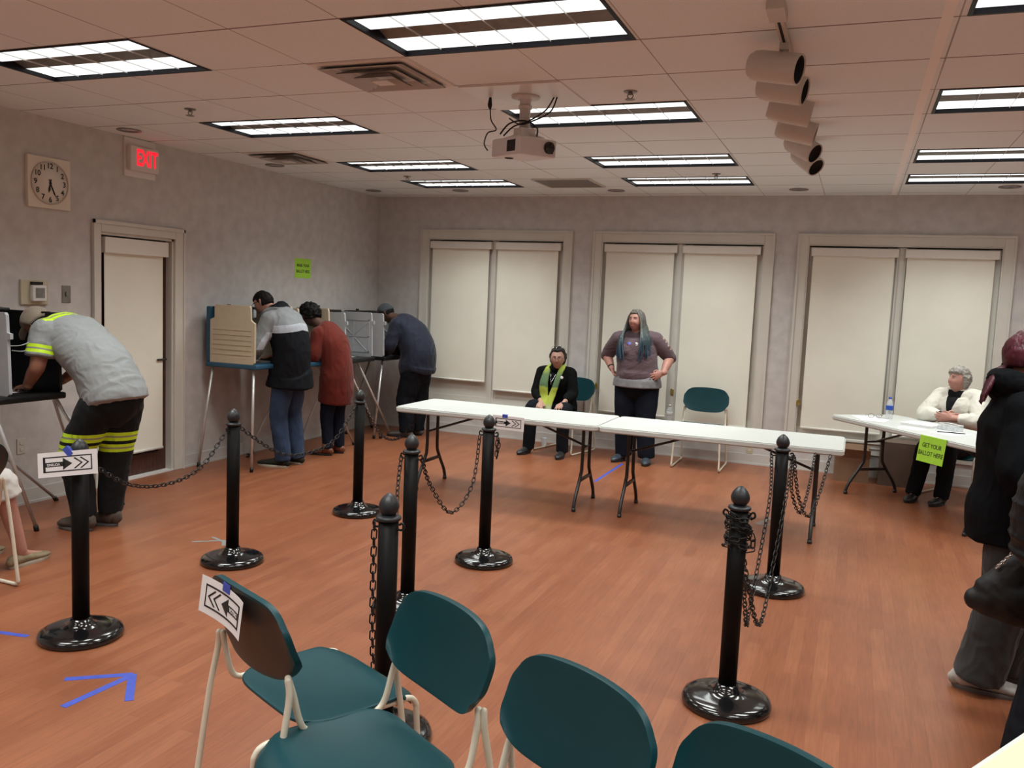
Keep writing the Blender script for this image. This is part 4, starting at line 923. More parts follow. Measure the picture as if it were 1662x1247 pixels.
class Person:
    def __init__(s, label, base, J, W, skin, side):
        s.base = V(base); s.J = {k: V(v) - s.base for k, v in J.items()}; s.W = W; s.side = V(side).normalized()
        s.root = thing('person', label, 'person', base); s.skin = skin
    def torso_pts(s, off=0.0, lo=None, hi=True):
        J, W = s.J, s.W
        P = [J['pel'] + (J['pel'] - J['wai']).normalized() * .06, J['pel'], J['wai'], J['che'], J['sho'], J['neb']]
        R = [(W['hip'][0] * .86, W['hip'][1] * .85), W['hip'], W['wai'], W['che'], W['sho'], (.075, .068)]
        return P, [(a + off, b + off) for a, b in R]
    def body(s, B, hands, w=1.0, jaw=1.0, chub=0.0, vox=.006, hs=1.0, hsc=1.0, necklean=None, curl=.35):
        J, W = s.J, s.W; m = MB(); P, R = s.torso_pts(-.012); R[0] = tuple(a * .55 for a in R[0]); R[1] = tuple(a * .88 for a in R[1]); P[0] = P[1].lerp(P[0], .5)
        m.tube(P, R, n=28, side=s.side)
        hb = J['hd'] - B @ V((0, .02, .06)) * hsc
        m.tube([J['sho'], J['neb'], (J['neb'] + hb) / 2, hb], [.07, .062, .057, .055], n=18, sub=4)
        head_shape(m, J['hd'], B, w, jaw, chub, hsc)
        ar = W.get('arm', (.052, .044, .038, .026)); lg = W.get('leg', (.085, .062, .052, .036))
        for e in 'LR':
            m.tube([J['sh' + e], J['sh' + e].lerp(J['el' + e], .5), J['el' + e], J['el' + e].lerp(J['wr' + e], .35), J['wr' + e]], [ar[0], ar[0] * .95, ar[1], ar[2] * 1.05, ar[3]], n=16)
            m.tube([J['sho'], J['sh' + e]], [ar[0] * 1.1, ar[0] * 1.05], n=14)
            m.tube([J['hi' + e], J['hi' + e].lerp(J['kn' + e], .5), J['kn' + e], J['kn' + e].lerp(J['an' + e], .3), J['an' + e]], [lg[0], lg[0] * .9, lg[1], lg[2] * 1.08, lg[3]], n=18)
            t = J['to' + e]; a = J['an' + e]; m.tube([a + V((0, 0, -.02)), a.lerp(t, .45) + V((0, 0, -.02)), t], [(.028, .030), (.026, .020), (.018, .010)], n=12)
            if e in hands: d, nr, th = hands[e][:3]; hand(m, J['wr' + e], d, nr, th, hands[e][3] if len(hands[e]) > 3 else curl, hs, r0=ar[3])
        return remeshed(m, 'body', [s.skin], s.root, vox, 2)
    def top(s, name, mats, hem, off=.02, sleeve=1.0, hemr=None, neck=.082, arm_off=.016, cuff=None, vox=.008, fold=.006, fscale=(9, 9, 4), paint=None, cuts=(), extra=None, mid=None, smooth=4, collar=None, fine=0.0):
        J, W = s.J, s.W; m = MB(); hem = [V(h) - s.base for h in hem]; P, R = s.torso_pts(off); R[1] = tuple(max(a, (h_ * .6 + w2 * .4)) for a, h_, w2 in zip(R[1], hemr[-1], R[2]))
        pts = hem + P[1:]; rad = list(hemr) + R[1:]; rad[-1] = (neck, neck * .92)
        m.tube(pts, rad, n=36, side=s.side, cap=.12)
        ar = W.get('arm', (.052, .044, .038, .026))
        for e in 'LR':
            a, b, c = J['sh' + e], J['el' + e], J['wr' + e]; o = arm_off
            m.tube([J['sho'].lerp(J['neb'], .35), a], [ar[0] + o, ar[0] + o * 1.15], n=16)
            if sleeve <= .5: q = a.lerp(b, sleeve * 2); m.tube([a, a.lerp(q, .6), q], [ar[0] + o * 1.1, ar[0] + o * 1.1, ar[0] + o * 1.3], n=18, cap=.1)
            else:
                q = b.lerp(c, sleeve * 2 - 1); m.tube([a, a.lerp(b, .5), b, b.lerp(q, .55), q], [ar[0] + o * 1.1, ar[0] + o, ar[1] + o * 1.15, ar[2] + o * 1.1, cuff or (ar[3] + o)], n=18, cap=.15)
        if extra: extra(m)
        return remeshed(m, name, mats, s.root, vox, smooth, fold, fscale, paint, cuts, fine=fine)
    def pants(s, mats, off=.02, cuff=.075, to=1.0, vox=.008, fold=.007, fscale=(9, 9, 5), paint=None, cuts=(), waist=None, kneer=None, name='trousers', bag=1.0):
        J, W = s.J, s.W; m = MB(); P, R = s.torso_pts(off * .6)
        w_ = J['pel'].lerp(J['wai'], .45 if waist is None else waist)
        m.tube([P[0], P[1], w_], [R[0], R[1], tuple(a * .97 for a in R[1])], n=30, side=s.side, cap=.2)
        rr = max(W.get('leg', (.085,))[0] + off * .9, 0); m.tube([J['hiL'], J['hiR']], rr, n=18); m.tube([J['pel'], J['hiL'].lerp(J['hiR'], .5)], [(R[1][0] * .95, R[1][1] * .97), (R[1][0] * .8, R[1][1] * .9)], n=24, side=s.side)
        lg = W.get('leg', (.085, .062, .052, .036))
        for e in 'LR':
            a, b, c = J['hi' + e], J['kn' + e], J['an' + e]; q = b.lerp(c, to * (1.09 if to == 1 else 1))
            m.tube([a, a.lerp(b, .5), b, b.lerp(q, .5), q], [lg[0] + off, lg[0] * .92 + off, (kneer or lg[1] + off * bag), (kneer or lg[1] + off * bag) * .5 + cuff * .5, cuff], n=20, cap=.12)
        return remeshed(m, name, mats, s.root, vox, 4, fold, fscale, paint, cuts)

M_eyeb = mat('iris_dark', (.03, .02, .015), .2); M_lip = mat('lip', (.36, .10, .09), .45); M_lip2 = mat('lip_pale', (.34, .15, .12), .5)
M_brd = mat('brow_dark', (.03, .025, .022), .8); M_brg = mat('brow_grey', (.20, .18, .16), .8)
M_hairdk = mat('hair_dark', (.007, .006, .0055), .6, var=.4, scale=60, bump=.3, bscale=180, stretch=(1, 1, .2), spec=.15)
M_shoebr = mat('boot_suede', (.085, .065, .050), .85, var=.2, scale=20); M_shoebk = mat('shoe_black', (.018, .018, .02), .4, var=.2)
M_soleg = mat('sole_grey', (.10, .095, .09), .7); M_solew = mat('sole_cream', (.50, .45, .36), .6); M_soleb = mat('sole_black', (.02, .02, .02), .6)
S_fair = skin_mat('skin_fair', (.46, .235, .18)); S_tan = skin_mat('skin_tan', (.30, .13, .082)); S_brown = skin_mat('skin_brown', (.10, .045, .028)); S_pink = skin_mat('skin_pink', (.46, .225, .175))

# --- man in grey hi-vis work shirt, bent over the left booth
J = dict(pel=(-4.63, 4.37, .93), wai=(-4.745, 4.37, 1.13), che=(-4.98, 4.37, 1.305), sho=(-5.10, 4.37, 1.375), neb=(-5.18, 4.37, 1.40), hd=(-5.275, 4.31, 1.40),
         shL=(-5.06, 4.18, 1.36), elL=(-5.05, 4.12, 1.13), wrL=(-5.15, 4.12, .985), shR=(-5.08, 4.55, 1.37), elR=(-5.12, 4.60, 1.13), wrR=(-5.19, 4.42, .995),
         hiL=(-4.68, 4.275, .88), knL=(-4.875, 4.265, .54), anL=(-4.83, 4.29, .10), toL=(-5.00, 4.265, .03), hiR=(-4.65, 4.465, .88), knR=(-4.735, 4.47, .52), anR=(-4.78, 4.465, .10), toR=(-4.97, 4.43, .03))
p = Person('man in a grey shirt with yellow reflective bands bent over the left voting booth', (-4.85, 4.36, 0), J, dict(hip=(.185, .165), wai=(.190, .165), che=(.195, .150), sho=(.165, .10), arm=(.060, .050, .044, .030), leg=(.098, .070, .058, .04)), S_tan, (0, 1, 0))
B = basis((-.62, 0, -.78), (-.78, 0, .62))
p.body(B, {'L': ((-.85, .2, -.12), (0, 0, -1), (0, 1, 0)), 'R': ((-.9, -.3, -.12), (0, 0, -1), (0, -1, 0))})
neon = mat('neon_yellow', (.62, .95, .02), .6, emit=0.0); rgrey = mat('reflective_grey', (.30, .30, .26), .45); sh = cloth('work_shirt', (.30, .315, .32), var=.05, sheen=.05)
J = p.J; ax = (J['neb'] - J['che']).normalized()
def shirt_paint(c):
    e = 'L' if (c - J['shL']).length < (c - J['shR']).length else 'R'; a = (J['el' + e] - J['sh' + e]); L = a.length; t = (c - J['sh' + e]).dot(a) / L; rr = (c - J['sh' + e] - a / L * t).length
    if t > .085 and rr < .10 and abs(c.y) > .10:
        for lo, hi in ((.100, .122), (.134, .156)):
            if lo < t < hi: return 1
        if .122 <= t <= .134: return 2
        return 0
    t = (J['neb'] - c).dot(ax)
    if abs(c.y) < .20 and (c - J['sho']).z > .0:
        if .045 < t < .080 or .096 < t < .131: return 1
        if .080 <= t <= .096: return 2
    return 0
cuts = [(J['neb'] - ax * t, ax) for t in (.045, .080, .096, .131)]
for e in 'LR':
    a = (J['el' + e] - J['sh' + e]).normalized()
    cuts += [(J['sh' + e] + a * t, a) for t in (.100, .122, .134, .156)]
p.top('work_shirt', [sh, neon, rgrey], [(-4.655, 4.37, .955)], off=.020, sleeve=.36, hemr=[(.222, .222)], arm_off=.022, neck=.075, fold=.007, fscale=(7, 5, 9), paint=shirt_paint, cuts=cuts, vox=.007,
      extra=lambda m: (m.tube([J['wai'] + V((-.02, 0, 0)), J['pel'] + V((-.07, 0, .05)), J['pel'] + V((-.14, 0, -.02))], [(.18, .15), (.17, .13), (.13, .07)], n=24, side=(0, 1, 0)),))
pn = cloth('work_trousers', (.013, .015, .016), sheen=.05)
def band(c):
    for lo, hi in ((.628, .652), (.664, .688), (.548, .570), (.582, .604)):
        if lo < c.z < hi: return 1
    return 2 if (.652 <= c.z <= .664 or .570 <= c.z <= .582) else 0
p.pants([pn, neon, rgrey], off=.030, cuff=.080, to=.99, kneer=.112, paint=band, cuts=[(V((0, 0, z)), V((0, 0, 1))) for z in (.548, .570, .582, .604, .628, .652, .664, .688)], fold=.008, bag=1.2, waist=.35)
for e, t in (('L', (-5.015, 4.255)), ('R', (-4.945, 4.435))): shoe('boot', (J['an' + e].x + p.base.x + .07, J['an' + e].y + p.base.y, 0) and V((J['an' + e].x + .06, J['an' + e].y, 0)), V((t[0] - p.base.x, t[1] - p.base.y, 0)), M_shoebr, M_soleg, p.root, wd=.056, ht=.115, boot=.03)
m = MB(); hair_cap(m, J['hd'], B, 1.02, .006, low=-.045, hair=.045); m.obj('hair', M_hairdk, p.root)
m = MB(); hair_cap(m, J['hd'] + B @ V((0, .002, .004)), B, 1.05, .018, low=-.03, hair=.03, noise_a=.0); hc = m.obj('cap', cloth('cap_tan', (.33, .27, .21)), p.root)
m = MB(); m.tube([J['hd'] + B @ V((0, .075, .035)), J['hd'] + B @ V((0, .12, .030)), J['hd'] + B @ V((0, .165, .018))], [(.075, .005), (.072, .005), (.045, .004)], n=20, side=B @ V((1, 0, 0)), sub=5); m.obj('visor', cloth('cap_tan', (.33, .27, .21)), hc)
m = MB(); m.tube([J['hd'] + B @ V((x, -.113 - .0 * abs(x), -.01)) for x in (-.03, 0, .03)], .006, n=8); m.obj('cap_strap', M_hairdk, hc)

# --- man in grey and black jacket
J = dict(pel=(-5.03, 6.85, .93), wai=(-5.01, 6.85, 1.10), che=(-5.06, 6.85, 1.31), sho=(-5.12, 6.85, 1.425), neb=(-5.19, 6.85, 1.475), hd=(-5.345, 6.84, 1.57),
         shL=(-5.13, 6.66, 1.41), elL=(-5.20, 6.56, 1.15), wrL=(-5.33, 6.64, 1.035), shR=(-5.13, 7.04, 1.41), elR=(-5.20, 7.13, 1.15), wrR=(-5.34, 7.0, 1.035),
         hiL=(-5.03, 6.76, .88), knL=(-5.08, 6.755, .50), anL=(-5.02, 6.75, .10), toL=(-5.22, 6.72, .03), hiR=(-5.03, 6.94, .88), knR=(-5.06, 6.95, .50), anR=(-5.00, 6.95, .10), toR=(-5.19, 6.97, .03))
p = Person('man in a grey and black hooded jacket and jeans voting at the blue trimmed booth', (-5.05, 6.85, 0), J, dict(hip=(.175, .13), wai=(.165, .125), che=(.185, .13), sho=(.165, .09)), S_fair, (0, 1, 0))
B = basis((-.86, -.12, -.50), (-.5, 0, .86)); J = p.J
p.body(B, {'L': ((-.9, .3, -.1), (0, 0, -1), (0, 1, 0)), 'R': ((-.9, -.3, -.1), (0, 0, -1), (0, -1, 0))})
jg = cloth('jacket_grey', (.235, .25, .26), var=.06, rough=.6); jw = cloth('jacket_pale', (.42, .45, .50), var=.04, rough=.6); jk = cloth('jacket_black', (.008, .009, .012), rough=.7); jb = cloth('jacket_taupe', (.17, .145, .13), rough=.6)
def jp(c):
    e = 'L' if c.y < 0 else 'R'; a = J['el' + e] - J['sh' + e]; b = J['wr' + e] - J['el' + e]
    t = (c - J['sh' + e]).dot(a) / a.length_squared; rr = (c - J['sh' + e] - a * max(0, min(1, t))).length; t2 = (c - J['el' + e]).dot(b) / b.length_squared; r2 = (c - J['el' + e] - b * max(0, min(1, t2))).length
    z = c.z; zz = z + .25 * abs(c.y) ** 1.0 * .6
    if abs(c.y) > .165 and min(rr, r2) < .085:
        s_ = c.x + (1.30 - z) * .35
        if z < 1.135: return 3
        if z < 1.30 and s_ > -.045: return 1
        return 0
    if zz > 1.395: return 0
    if zz > 1.325: return 1
    return 2
p.top('jacket', [jg, jw, jk, jb], [(-5.035, 6.86, .775), (-5.03, 6.86, .88)], off=.035, sleeve=.96, hemr=[(.235, .225), (.225, .20)], arm_off=.028, cuff=.045, neck=.085, fold=.010, fscale=(7, 7, 4), paint=jp, cuts=[(V((0, 0, z)), V((0, y, 1))) for z in (1.395, 1.325) for y in (.15, -.15)] + [(V((0, 0, 1.135)), V((0, 0, 1))), (V((0, 0, 1.30)), V((0, 0, 1))), (V((-.5, 0, 0)), V((1, 0, -.35)))])
def hoodf(m):
    m.tube([V((-.20, 0, 1.49)), V((-.10, -.0, 1.52)), V((-.03, 0, 1.47)), V((.0, 0, 1.40))], [(.09, .045), (.125, .055), (.11, .045), (.05, .02)], n=22, side=(0, 1, 0))
    for e in (-1, 1): m.tube([V((-.10, e * .09, 1.50)), V((-.19, e * .10, 1.475)), V((-.25, e * .065, 1.445))], [.04, .036, .024], n=12)
    m.ball(V((-.105, .02, 1.555)), (.05, .085, .035))
m = MB(); hoodf(m); remeshed(m, 'hood', [jg, jk], p.root, .007, 3, .008, (12, 12, 12), paint=lambda c: 1 if c.z > 1.535 else 0)
p.pants([cloth('jeans_blue', (.030, .050, .098), var=.3, sheen=.03)], off=.020, cuff=.075, bag=1.2)
for e, t in (('L', (-5.27, 6.71)), ('R', (-5.22, 6.98))): shoe('sneaker', V((J['an' + e].x + .055, J['an' + e].y, 0)), V((t[0] + 5.05, t[1] - 6.85, 0)), cloth('sneaker_dark', (.028, .026, .022)), M_solew, p.root, wd=.05, ht=.085)
m = MB(); hair_cap(m, J['hd'], B, 1.0, .010, low=-.05, hair=.04, noise_a=.004); remeshed(m, 'hair', [M_hairdk], p.root, .006, 1, fine=.003)
face_parts(J['hd'], B, p.root, M_eyeb, M_lip2, M_brd)
m = MB(); hd_ = J['hd']
for e in (-1, 1): m.tube([hd_ + B @ V((e * .082, -.01, .006)), hd_ + B @ V((e * .078, .05, .010)), hd_ + B @ V((e * .06, .098, .010))], .0022, n=6)
m.obj('eyeglasses', M_blkp, p.root)

# --- woman in red coat
J = dict(pel=(-4.98, 7.58, .80), wai=(-4.985, 7.58, .97), che=(-5.03, 7.58, 1.16), sho=(-5.10, 7.58, 1.285), neb=(-5.17, 7.58, 1.335), hd=(-5.315, 7.57, 1.445),
         shL=(-5.11, 7.42, 1.26), elL=(-5.12, 7.36, 1.03), wrL=(-5.26, 7.40, 1.10), shR=(-5.11, 7.75, 1.26), elR=(-5.16, 7.83, 1.05), wrR=(-5.30, 7.72, 1.04),
         hiL=(-4.99, 7.50, .76), knL=(-5.04, 7.51, .42), anL=(-5.02, 7.50, .10), toL=(-5.17, 7.46, .03), hiR=(-4.98, 7.66, .76), knR=(-5.01, 7.67, .42), anR=(-4.99, 7.67, .10), toR=(-5.14, 7.66, .03))
p = Person('woman with short curly dark hair in a rust red coat voting at a booth', (-5.02, 7.58, 0), J, dict(hip=(.17, .14), wai=(.155, .13), che=(.16, .13), sho=(.14, .085), arm=(.048, .042, .036, .025), leg=(.08, .058, .05, .035)), S_brown, (0, 1, 0))
B = basis((-.88, -.1, -.45), (-.45, 0, .88)); J = p.J
p.body(B, {'L': ((-.8, .2, .45), (-.4, .6, -.3), (0, 0, 1)), 'R': ((-.9, -.3, -.1), (0, 0, -1), (0, -1, 0))}, hsc=.96)
p.top('coat', [cloth('coat_rust', (.125, .017, .010), var=.12, sheen=.1)], [(-5.0, 7.59, .555), (-4.985, 7.59, .70)], off=.025, sleeve=.92, hemr=[(.195, .165), (.20, .175)], arm_off=.022, cuff=.04, neck=.075, fold=.007, fscale=(7, 7, 4))
p.pants([cloth('jeans_navy', (.010, .013, .024))], off=.012, cuff=.052, bag=1.0)
for e in 'LR': shoe('ankle_boot', V((J['an' + e].x + .05, J['an' + e].y, 0)), V((J['to' + e].x - .03, J['to' + e].y, 0)), mat('boot_tan', (.16, .048, .022), .5, var=.2), M_soleb, p.root, wd=.042, ht=.075, boot=.05)
m = MB(); hair_cap(m, J['hd'] + V((0, 0, .005)), B, 1.0, .030, low=-.055, hair=.03, noise_a=.018, nf=40, s=.98)
for k in range(70):
    a = random.uniform(0, 2 * PI); z = random.uniform(-.35, 1); r = math.sqrt(1 - z * z); d = V((r * math.cos(a), r * math.sin(a), z))
    if d.y > .45 and d.z < .55: continue
    m.ball(J['hd'] + B @ V((d.x * .095, d.y * .11, d.z * .125 + .005)), random.uniform(.014, .022), None, 8)
remeshed(m, 'hair', [M_hairdk], p.root, .006, 0, fine=.006)
face_parts(J['hd'], B, p.root, M_eyeb, M_lip, M_brd, .96)

# --- man in navy shirt and grey cap at the far booth
J = dict(pel=(-4.84, 9.08, .84), wai=(-4.83, 9.08, 1.03), che=(-4.93, 9.08, 1.24), sho=(-5.03, 9.08, 1.355), neb=(-5.12, 9.08, 1.40), hd=(-5.275, 9.07, 1.465),
         shL=(-5.03, 8.90, 1.34), elL=(-5.08, 8.84, 1.10), wrL=(-5.17, 8.90, .985), shR=(-5.03, 9.27, 1.34), elR=(-5.09, 9.33, 1.10), wrR=(-5.24, 9.22, .985),
         hiL=(-4.85, 8.99, .80), knL=(-4.93, 9.0, .46), anL=(-4.90, 8.98, .10), toL=(-5.10, 8.95, .03), hiR=(-4.84, 9.18, .80), knR=(-4.86, 9.19, .46), anR=(-4.87, 9.19, .10), toR=(-5.07, 9.20, .03))
p = Person('heavy man in a navy shirt and grey cap bent at the farthest booth', (-4.9, 9.08, 0), J, dict(hip=(.20, .185), wai=(.205, .185), che=(.20, .165), sho=(.17, .10), arm=(.058, .048, .042, .028), leg=(.105, .078, .06, .04)), S_brown, (0, 1, 0))
B = basis((-.82, -.1, -.56), (-.56, 0, .82)); J = p.J
p.body(B, {'L': ((-.9, .3, -.1), (0, 0, -1), (0, 1, 0)), 'R': ((-.9, -.3, -.1), (0, 0, -1), (0, -1, 0))})
p.top('shirt', [cloth('shirt_navy', (.016, .020, .038), var=.08, rough=.7)], [(-4.83, 9.08, .875)], off=.025, sleeve=.92, hemr=[(.235, .225)], arm_off=.026, cuff=.042, neck=.082, fold=.008, fscale=(7, 7, 4))
p.pants([cloth('trousers_black', (.010, .012, .016))], off=.028, cuff=.085, fold=.012, bag=1.3)
for e in 'LR': shoe('boot', V((J['an' + e].x + .06, J['an' + e].y, 0)), V((J['to' + e].x - .04, J['to' + e].y, 0)), mat('boot_grey', (.085, .08, .075), .6, var=.2), M_soleb, p.root, wd=.05, ht=.08, boot=.03)
m = MB(); hair_cap(m, J['hd'], B, 1.0, .005, low=-.04, hair=.04); m.obj('hair', M_hairdk, p.root)
m = MB(); hair_cap(m, J['hd'] + B @ V((0, .002, .004)), B, 1.05, .015, low=.0, hair=.03, noise_a=.0); cp_ = m.obj('cap', cloth('cap_grey', (.070, .080, .092)), p.root)
MB().tube([J['hd'] + B @ V((0, .075, .035)), J['hd'] + B @ V((0, .12, .030)), J['hd'] + B @ V((0, .165, .018))], [(.075, .005), (.072, .005), (.045, .004)], n=20, side=B @ V((1, 0, 0)), sub=5).obj('visor', cloth('cap_grey', (.070, .080, .092)), cp_)

# --- seated woman with the green scarf
J = dict(pel=(-3.06, 9.20, .53), wai=(-3.065, 9.17, .66), che=(-3.07, 9.10, .81), sho=(-3.08, 9.07, .915), neb=(-3.075, 9.05, .955), hd=(-3.045, 9.00, 1.075),
         shR=(-3.25, 9.08, .90), elR=(-3.28, 9.02, .68), wrR=(-3.16, 8.84, .585), shL=(-2.91, 9.08, .905), elL=(-2.86, 9.02, .69), wrL=(-2.89, 8.82, .60),
         hiR=(-3.14, 9.16, .51), knR=(-3.26, 8.82, .52), anR=(-3.29, 8.86, .10), toR=(-3.34, 8.72, .03), hiL=(-2.98, 9.16, .51), knL=(-2.87, 8.78, .52), anL=(-2.89, 8.84, .10), toL=(-2.88, 8.70, .03))
p = Person('seated older woman in black with a long green scarf and glasses', (-3.06, 8.85, 0), J, dict(hip=(.185, .13), wai=(.165, .125), che=(.165, .125), sho=(.14, .085), arm=(.048, .042, .036, .024), leg=(.078, .060, .05, .036)), skin_mat('skin_older', (.46, .26, .195)), (-1, 0, 0))
B = basis((.22, -.95, -.10), (0, -.1, 1)); J = p.J; blk = cloth('cardigan_black', (.006, .0065, .007), rough=.9)
p.body(B, {'R': ((.15, -.9, -.28), (0, -.1, -1), (1, 0, 0), .3), 'L': ((-.18, -.9, -.28), (0, -.1, -1), (-1, 0, 0), .3)}, w=1.06, hsc=.95, vox=.005, hs=.95)
p.top('cardigan', [blk], [(-3.06, 9.18, .475)], off=.018, sleeve=.88, hemr=[(.21, .15)], arm_off=.020, cuff=.042, neck=.062, fold=.006, fscale=(8, 8, 5), smooth=3)
p.pants([cloth('trousers_black', (.010, .012, .016))], off=.016, cuff=.065)
for e in 'LR': shoe('shoe', V((J['an' + e].x, J['an' + e].y + .05, 0)), V((J['to' + e].x, J['to' + e].y - .05, 0)), M_shoebk, M_soleb, p.root, wd=.045, ht=.075)
m = MB(); m.tube([J['neb'] + V((0, 0, -.03)), J['neb'] + V((.005, -.012, .055))], [(.064, .064), (.057, .057)], n=20, cap=.1, sub=2); m.obj('turtleneck', blk, p.root)
sc = bpy.data.materials.new('scarf_green'); sc.use_nodes = True; nt = sc.node_tree; b_ = nt.nodes['Principled BSDF']; b_.inputs['Roughness'].default_value = .75
tcn = nt.nodes.new('ShaderNodeTexCoord'); spn = nt.nodes.new('ShaderNodeSeparateXYZ'); nt.links.new(tcn.outputs['Object'], spn.inputs[0]); nn = nt.nodes.new('ShaderNodeTexNoise'); nn.inputs['Scale'].default_value = 9; nt.links.new(tcn.outputs['Object'], nn.inputs[0])
ad = nt.nodes.new('ShaderNodeMath'); ad.operation = 'MULTIPLY_ADD'; ad.inputs[1].default_value = .06; nt.links.new(nn.outputs[0], ad.inputs[0]); nt.links.new(spn.outputs[2], ad.inputs[2])
mr = nt.nodes.new('ShaderNodeMapRange'); mr.inputs[1].default_value = .40; mr.inputs[2].default_value = 1.0; nt.links.new(ad.outputs[0], mr.inputs[0]); cr = nt.nodes.new('ShaderNodeValToRGB'); nt.links.new(mr.outputs[0], cr.inputs[0]); nt.links.new(cr.outputs[0], b_.inputs['Base Color'])
stops = [(0, (.13, .19, .06, 1)), (.27, (.45, .50, .34, 1)), (.36, (.38, .46, .05, 1)), (.62, (.36, .44, .05, 1)), (.66, (.07, .13, .055, 1)), (.86, (.09, .16, .06, 1)), (.92, (.40, .50, .06, 1))]
cr.color_ramp.elements[0].position = 0; cr.color_ramp.elements[0].color = stops[0][1]; cr.color_ramp.elements[1].position = 1; cr.color_ramp.elements[1].color = stops[-1][1]
for ps, c_ in stops[1:-1]: el_ = cr.color_ramp.elements.new(ps); el_.color = c_
m = MB(); n_ = J['neb']
m.tube([n_ + V((-.02, .05, .03)), n_ + V((-.075, .0, .02)), n_ + V((-.085, -.09, -.07)), n_ + V((-.085, -.155, -.18)), n_ + V((-.07, -.165, -.30)), n_ + V((-.05, -.21, -.385)), n_ + V((-.04, -.24, -.47))], [(.02, .016), (.03, .018), (.045, .014), (.055, .012), (.052, .012), (.05, .012), (.045, .010)], n=16, side=(-1, .1, 0))
m.tube([n_ + V((.02, .05, .03)), n_ + V((.08, .0, .03)), n_ + V((.075, -.09, -.05)), n_ + V((.055, -.155, -.18)), n_ + V((.03, -.17, -.28)), n_ + V((.01, -.21, -.38)), n_ + V((.005, -.24, -.46))], [(.02, .016), (.03, .018), (.032, .013), (.034, .012), (.038, .012), (.038, .012), (.04, .010)], n=16, side=(-1, -.1, 0))
remeshed(m, 'scarf', [sc], p.root, .006, 2, .004, (28, 10, 3))
m = MB(); hair_cap(m, J['hd'], B, 1.02, .020, low=-.075, hair=.078, noise_a=.012, nf=34, back=.03, s=.95); remeshed(m, 'hair', [mat('hair_salt', (.030, .028, .027), .6, var=.8, scale=30, bump=.5, bscale=90, stretch=(1, 1, 2.5), spec=.2)], p.root, .006, 0, fine=.006)
face_parts(J['hd'], B, p.root, M_eyeb, M_lip2, M_brd, .95)
def specs(root, c, B, z, y, nm, mt, lens=None, s=1.0, r=.024):
    m = MB()
    for e in (-1, 1):
        m.tube([V(c) + B @ (V((e * .032 + r * math.cos(a), y, z + r * .75 * math.sin(a))) * s) for a in [k * PI / 6 for k in range(12)]], .0017, n=6, closed=True, sub=1); m.tube([V(c) + B @ (V((e * .056, y - .002, z + .004)) * s), V(c) + B @ (V((e * .078, y - .05, z + .004)) * s), V(c) + B @ (V((e * .082, y - .10, z - .002)) * s)], .0016, n=6)
    m.tube([V(c) + B @ (V((-.009, y + .002, z + .004)) * s), V(c) + B @ (V((.009, y + .002, z + .004)) * s)], .0016, n=6, sub=1); m.obj(nm, mt, root)
specs(p.root, J['hd'], B, .006, .098, 'eyeglasses', mat('specs_brown', (.10, .05, .03), .4), s=.95)
specs(p.root, J['hd'] + B @ V((0, -.035, .105)), basis(B @ V((0, .9, .45)), B @ V((0, -.45, .9))), .0, .05, 'hair_glasses', M_chrome, s=.95)
m = MB(); m.lathe([(.001, 0), (.017, 0), (.017, .003), (.001, .004)], 20, X=frame(tuple(J['sho'] + V((.115, -.135, -.05))), (1, .2, 0), (.15, -1, .15))); m.obj('badge', M_paper, p.root)
m = MB(); m.tube([J['neb'] + V((-.03, -.085, -.06)), J['neb'] + V((0, -.15, -.14)), J['neb'] + V((.03, -.085, -.06))], .0015, n=6); m.tube([J['neb'] + V((0, -.15, -.14)), J['neb'] + V((0, -.153, -.17))], .004, n=6); m.obj('necklace', M_chrome, p.root)

# --- standing woman, hands on hips
J = dict(pel=(-2.15, 9.07, .87), wai=(-2.16, 9.06, 1.05), che=(-2.175, 9.07, 1.24), sho=(-2.18, 9.08, 1.345), neb=(-2.18, 9.07, 1.385), hd=(-2.185, 9.03, 1.535),
         shR=(-2.385, 9.09, 1.325), elR=(-2.525, 9.16, 1.135), wrR=(-2.435, 9.05, .995), shL=(-1.975, 9.09, 1.33), elL=(-1.835, 9.17, 1.15), wrL=(-1.855, 8.985, .995),
         hiR=(-2.26, 9.07, .83), knR=(-2.26, 9.04, .47), anR=(-2.255, 9.06, .10), toR=(-2.30, 8.92, .03), hiL=(-2.04, 9.07, .83), knL=(-2.03, 9.03, .47), anL=(-1.995, 9.02, .10), toL=(-1.985, 8.88, .03))
p = Person('woman with long grey hair in a purple top standing with hands on hips', (-2.14, 9.03, 0), J, dict(hip=(.235, .185), wai=(.205, .175), che=(.20, .155), sho=(.17, .095), arm=(.072, .058, .048, .031), leg=(.125, .090, .068, .042)), S_pink, (-1, 0, 0))
B = basis((-.30, -.94, .05), (0, .05, 1)); J = p.J
p.body(B, {'R': ((.55, -.35, -.75), (.9, .3, .2), (.1, .9, -.1), .5), 'L': ((-.78, -.38, -.40), (-.25, 1, 0), (-.2, 0, .9), .16)}, chub=.8, jaw=.75, w=1.08, vox=.005, hsc=.97)
pur = cloth('top_plum', (.112, .074, .086), var=.15, rough=.75, sheen=.2); grh = cloth('undershirt_grey', (.22, .22, .235), var=.15)
def pp(c):
    # crossed cut-outs down the outer sleeves show skin
    for e, sx in (('R', -1), ('L', 1)):
        a = J['el' + e] - J['sh' + e]; t = (c - J['sh' + e]).dot(a) / a.length_squared; q = c - J['sh' + e] - a * t
        if .05 < t < .80 and q.length > .05:
            out = V((sx * .75, -.25, .62)).normalized(); w_ = a.normalized().cross(out); u = q.dot(w_) / .026; v = ((t * 5.2) % 1) * 2 - 1
            if q.dot(out) > .03 and abs(u) < .85 and abs(abs(v) - .0) < .62 - abs(u) * .45 + .0: return 1
    return 0
